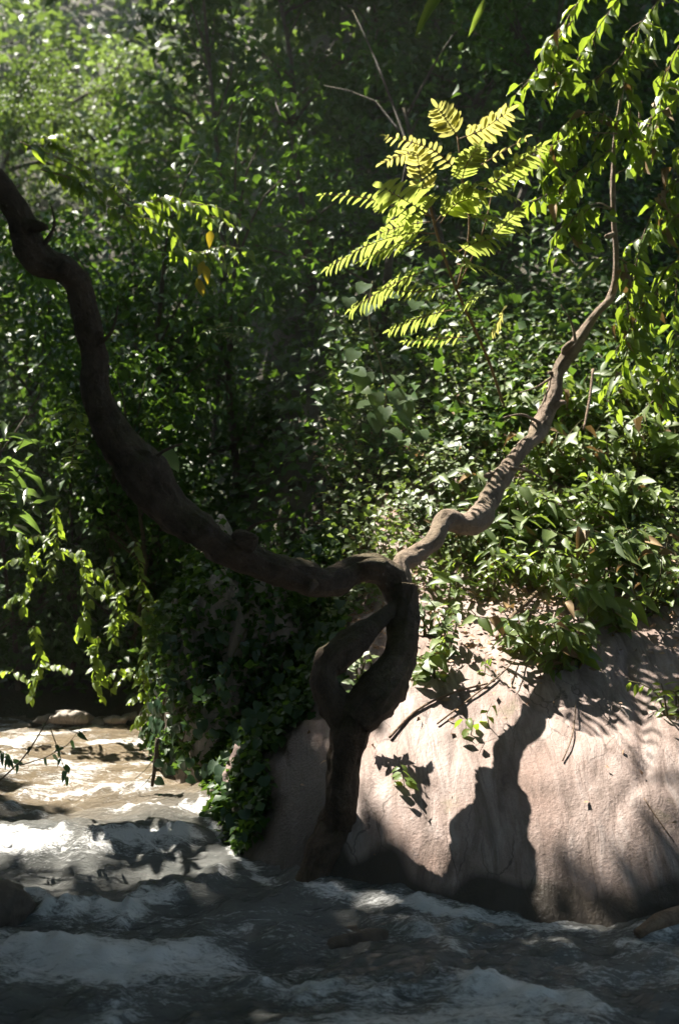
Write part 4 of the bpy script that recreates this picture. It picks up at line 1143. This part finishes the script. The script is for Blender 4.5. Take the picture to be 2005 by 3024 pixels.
# ------------------------------------------------------------------ small things on the rock and over the water
def sprig(pts_, lab, key, n, L, grp=None, asp=.6, droop=.5):
    w = [Vector(p_) for p_ in pts_]
    t = thing('sprig', w[0], lab, 'sprig', grp)
    leafy(t, w, .0025, key, n, L, asp, droop, .15, (-.1, -.4, 1), .8)
    return t
sg = 'green sprigs growing on the bare rock'
for px, py, lab, n, L in ((1195, 2330, 'sprig with green leaves above and dark hanging leaves on the lower rock', 8, .065), (1390, 2170, 'low sprig in the middle of the bare rock', 5, .06), (1445, 2150, 'sprig with a dark round leaf left of the branch shadow', 4, .07),
                          (1430, 1990, 'pale sprig near the top of the bare rock', 5, .05), (1510, 1910, 'sprig beside the foot of the fallen branch', 5, .06), (1560, 1895, 'yellow-green sprig under the big shrub at the rock top', 5, .06)):
    h_ = hit(px, py)
    sprig([h_, h_ + Vector((R(-.02, .02), -.02, .07)), h_ + Vector((R(-.06, .06), -.05, .13 if L > .06 else .09))], lab, 'vine', n, L, sg)
# fallen branch and twigs
def stick(rows, r0, r1, lab, mat='twig', name='fallen_branch', cat='branch', up=.02):
    w = [hit(a, b) + Vector((0, 0, up)) if len(rows[0]) == 2 else P(a, b, c) for a, b, *c_ in rows for c in [c_[0] if c_ else 0]]
    n = len(w)
    return tag(obj(name, tube(name, w, [r0 + (r1 - r0) * i / (n - 1) for i in range(n)], M[mat], 8, .03, .15, 12, .3, r0 * 100, w[0]), None, w[0]), lab, cat)
stick([(1468, 1912), (1510, 1850), (1560, 1800), (1622, 1740)], .014, .012, 'thick fallen branch lying up the slope above the rock', up=.05)
stick([(1512, 1900), (1505, 1840), (1500, 1770)], .006, .004, 'thin twig leaning beside the thick fallen branch', name='fallen_twig', cat='twig', up=.04)
stick([(1290, 2150), (1380, 2080), (1470, 2010), (1530, 1950)], .004, .003, 'long thin twig lying across the bare rock', name='fallen_twig', cat='twig')
stick([(1150, 2190), (1230, 2110), (1330, 2060), (1440, 2030)], .006, .004, 'reddish root-like twig along the left edge of the bare rock', name='fallen_twig', cat='twig')
stick([(1660, 2260), (1690, 2180), (1700, 2080)], .003, .002, 'fine twig right of the branch shadow', name='fallen_twig', cat='twig')
stick([(1560, 1700), (1700, 1640), (1800, 1600)], .006, .004, 'dry stick lying among the shrubs', name='fallen_twig', cat='twig', up=.12)
stick([(1900, 2370), (1940, 2430), (1990, 2500)], .003, .002, 'fine dark twig at the right of the rock', name='fallen_twig', cat='twig')
stick([(1880, 2760, 4.5), (1940, 2722, 4.55), (2060, 2690, 4.7)], .022, .03, 'pale driftwood end poking in at the lower right edge', 'twig', 'driftwood', 'driftwood')
# hanging twigs in front of the far water
hg = 'dark twigs hanging over the far water'
hang = [([(-40, 2340), (60, 2250), (110, 2180), (150, 2110)], 'long dark twig rising from the left edge over the bright water', 3),
        ([(60, 2260), (140, 2235), (200, 2200), (240, 2150)], 'leafy dark twig crossing the bright water', 5),
        ([(150, 2150), (175, 2220), (200, 2300)], 'fine twig with dangling dark leaves low over the water', 6),
        ([(-20, 2200), (20, 2230), (40, 2250)], 'short green sprig at the left edge over the water', 8)]
for pts_, lab, n in hang:
    w = [P(a, b, 5.3) for a, b in pts_]
    t = thing('hanging_twig', w[0], lab, 'twig', hg)
    leafy(t, w, .005 if n == 3 else .003, 'darkivy', n, .06, .4, .7, .3, (0, -.9, .4), .5, 'bark_dark')
t = thing('hanging_branch', P(462, 2190, 6.2), 'dark broken branch hanging from the overgrown rock over the water', 'branch')
obj('stem', tube('stem', [P(466, 2180, 6.2), P(460, 2250, 6.2), P(450, 2322, 6.2)], [.012, .012, .009], M['bark_dark'], 8, .04, .15, 9, .2, 3, t.location), t)
for a_, b_ in (((460, 2235), (400, 2300)), ((455, 2280), (405, 2335)), ((462, 2215), (482, 2245))):
    obj('stem', tube('stem', [P(*a_, 6.2), P((a_[0] + b_[0]) / 2, (a_[1] + b_[1]) / 2 + 6, 6.2), P(*b_, 6.2)], [.003, .002, .0015], M['bark_dark'], 5, .05, 0, 1, 0, 0, t.location), t)
for px, py in ((468, 2258), (502, 2280), (470, 2310), (475, 2362), (502, 2382), (488, 2398), (562, 2305)):
    leaf(t, 'darkivy', P(px - 8, py - 8, 6.15) - Vector(t.location), (1, -.2, -.5), (0, -.9, .5), .055, .05)
# ------------------------------------------------------------------ humid air
hm, hnt, hout = nodes_of('humid_air')
pv = hnt.nodes.new('ShaderNodeVolumePrincipled')
pv.inputs['Color'].default_value = (.93, .97, .92, 1)
pv.inputs['Density'].default_value = 0.0012
pv.inputs['Anisotropy'].default_value = 0.35
hnt.links.new(pv.outputs[0], hout.inputs['Volume'])
hx0, hx1, hy0, hy1, hz0, hz1 = -64, 64, -34, 94, -2.0, 62.0
hv = [(x, y, z) for z in (hz0, hz1) for y in (hy0, hy1) for x in (hx0, hx1)]
hf = [(0, 2, 3, 1), (4, 5, 7, 6), (0, 1, 5, 4), (2, 6, 7, 3), (0, 4, 6, 2), (1, 3, 7, 5)]
tag(obj('haze', new_mesh('haze', hv, hf, hm, False)), 'thin humid haze hanging in the air of the wooded gorge', 'haze', kind='stuff')
print('objects', len(bpy.data.objects), 'tris', sum(len(m.loops) - 2 * len(m.polygons) for m in bpy.data.meshes))
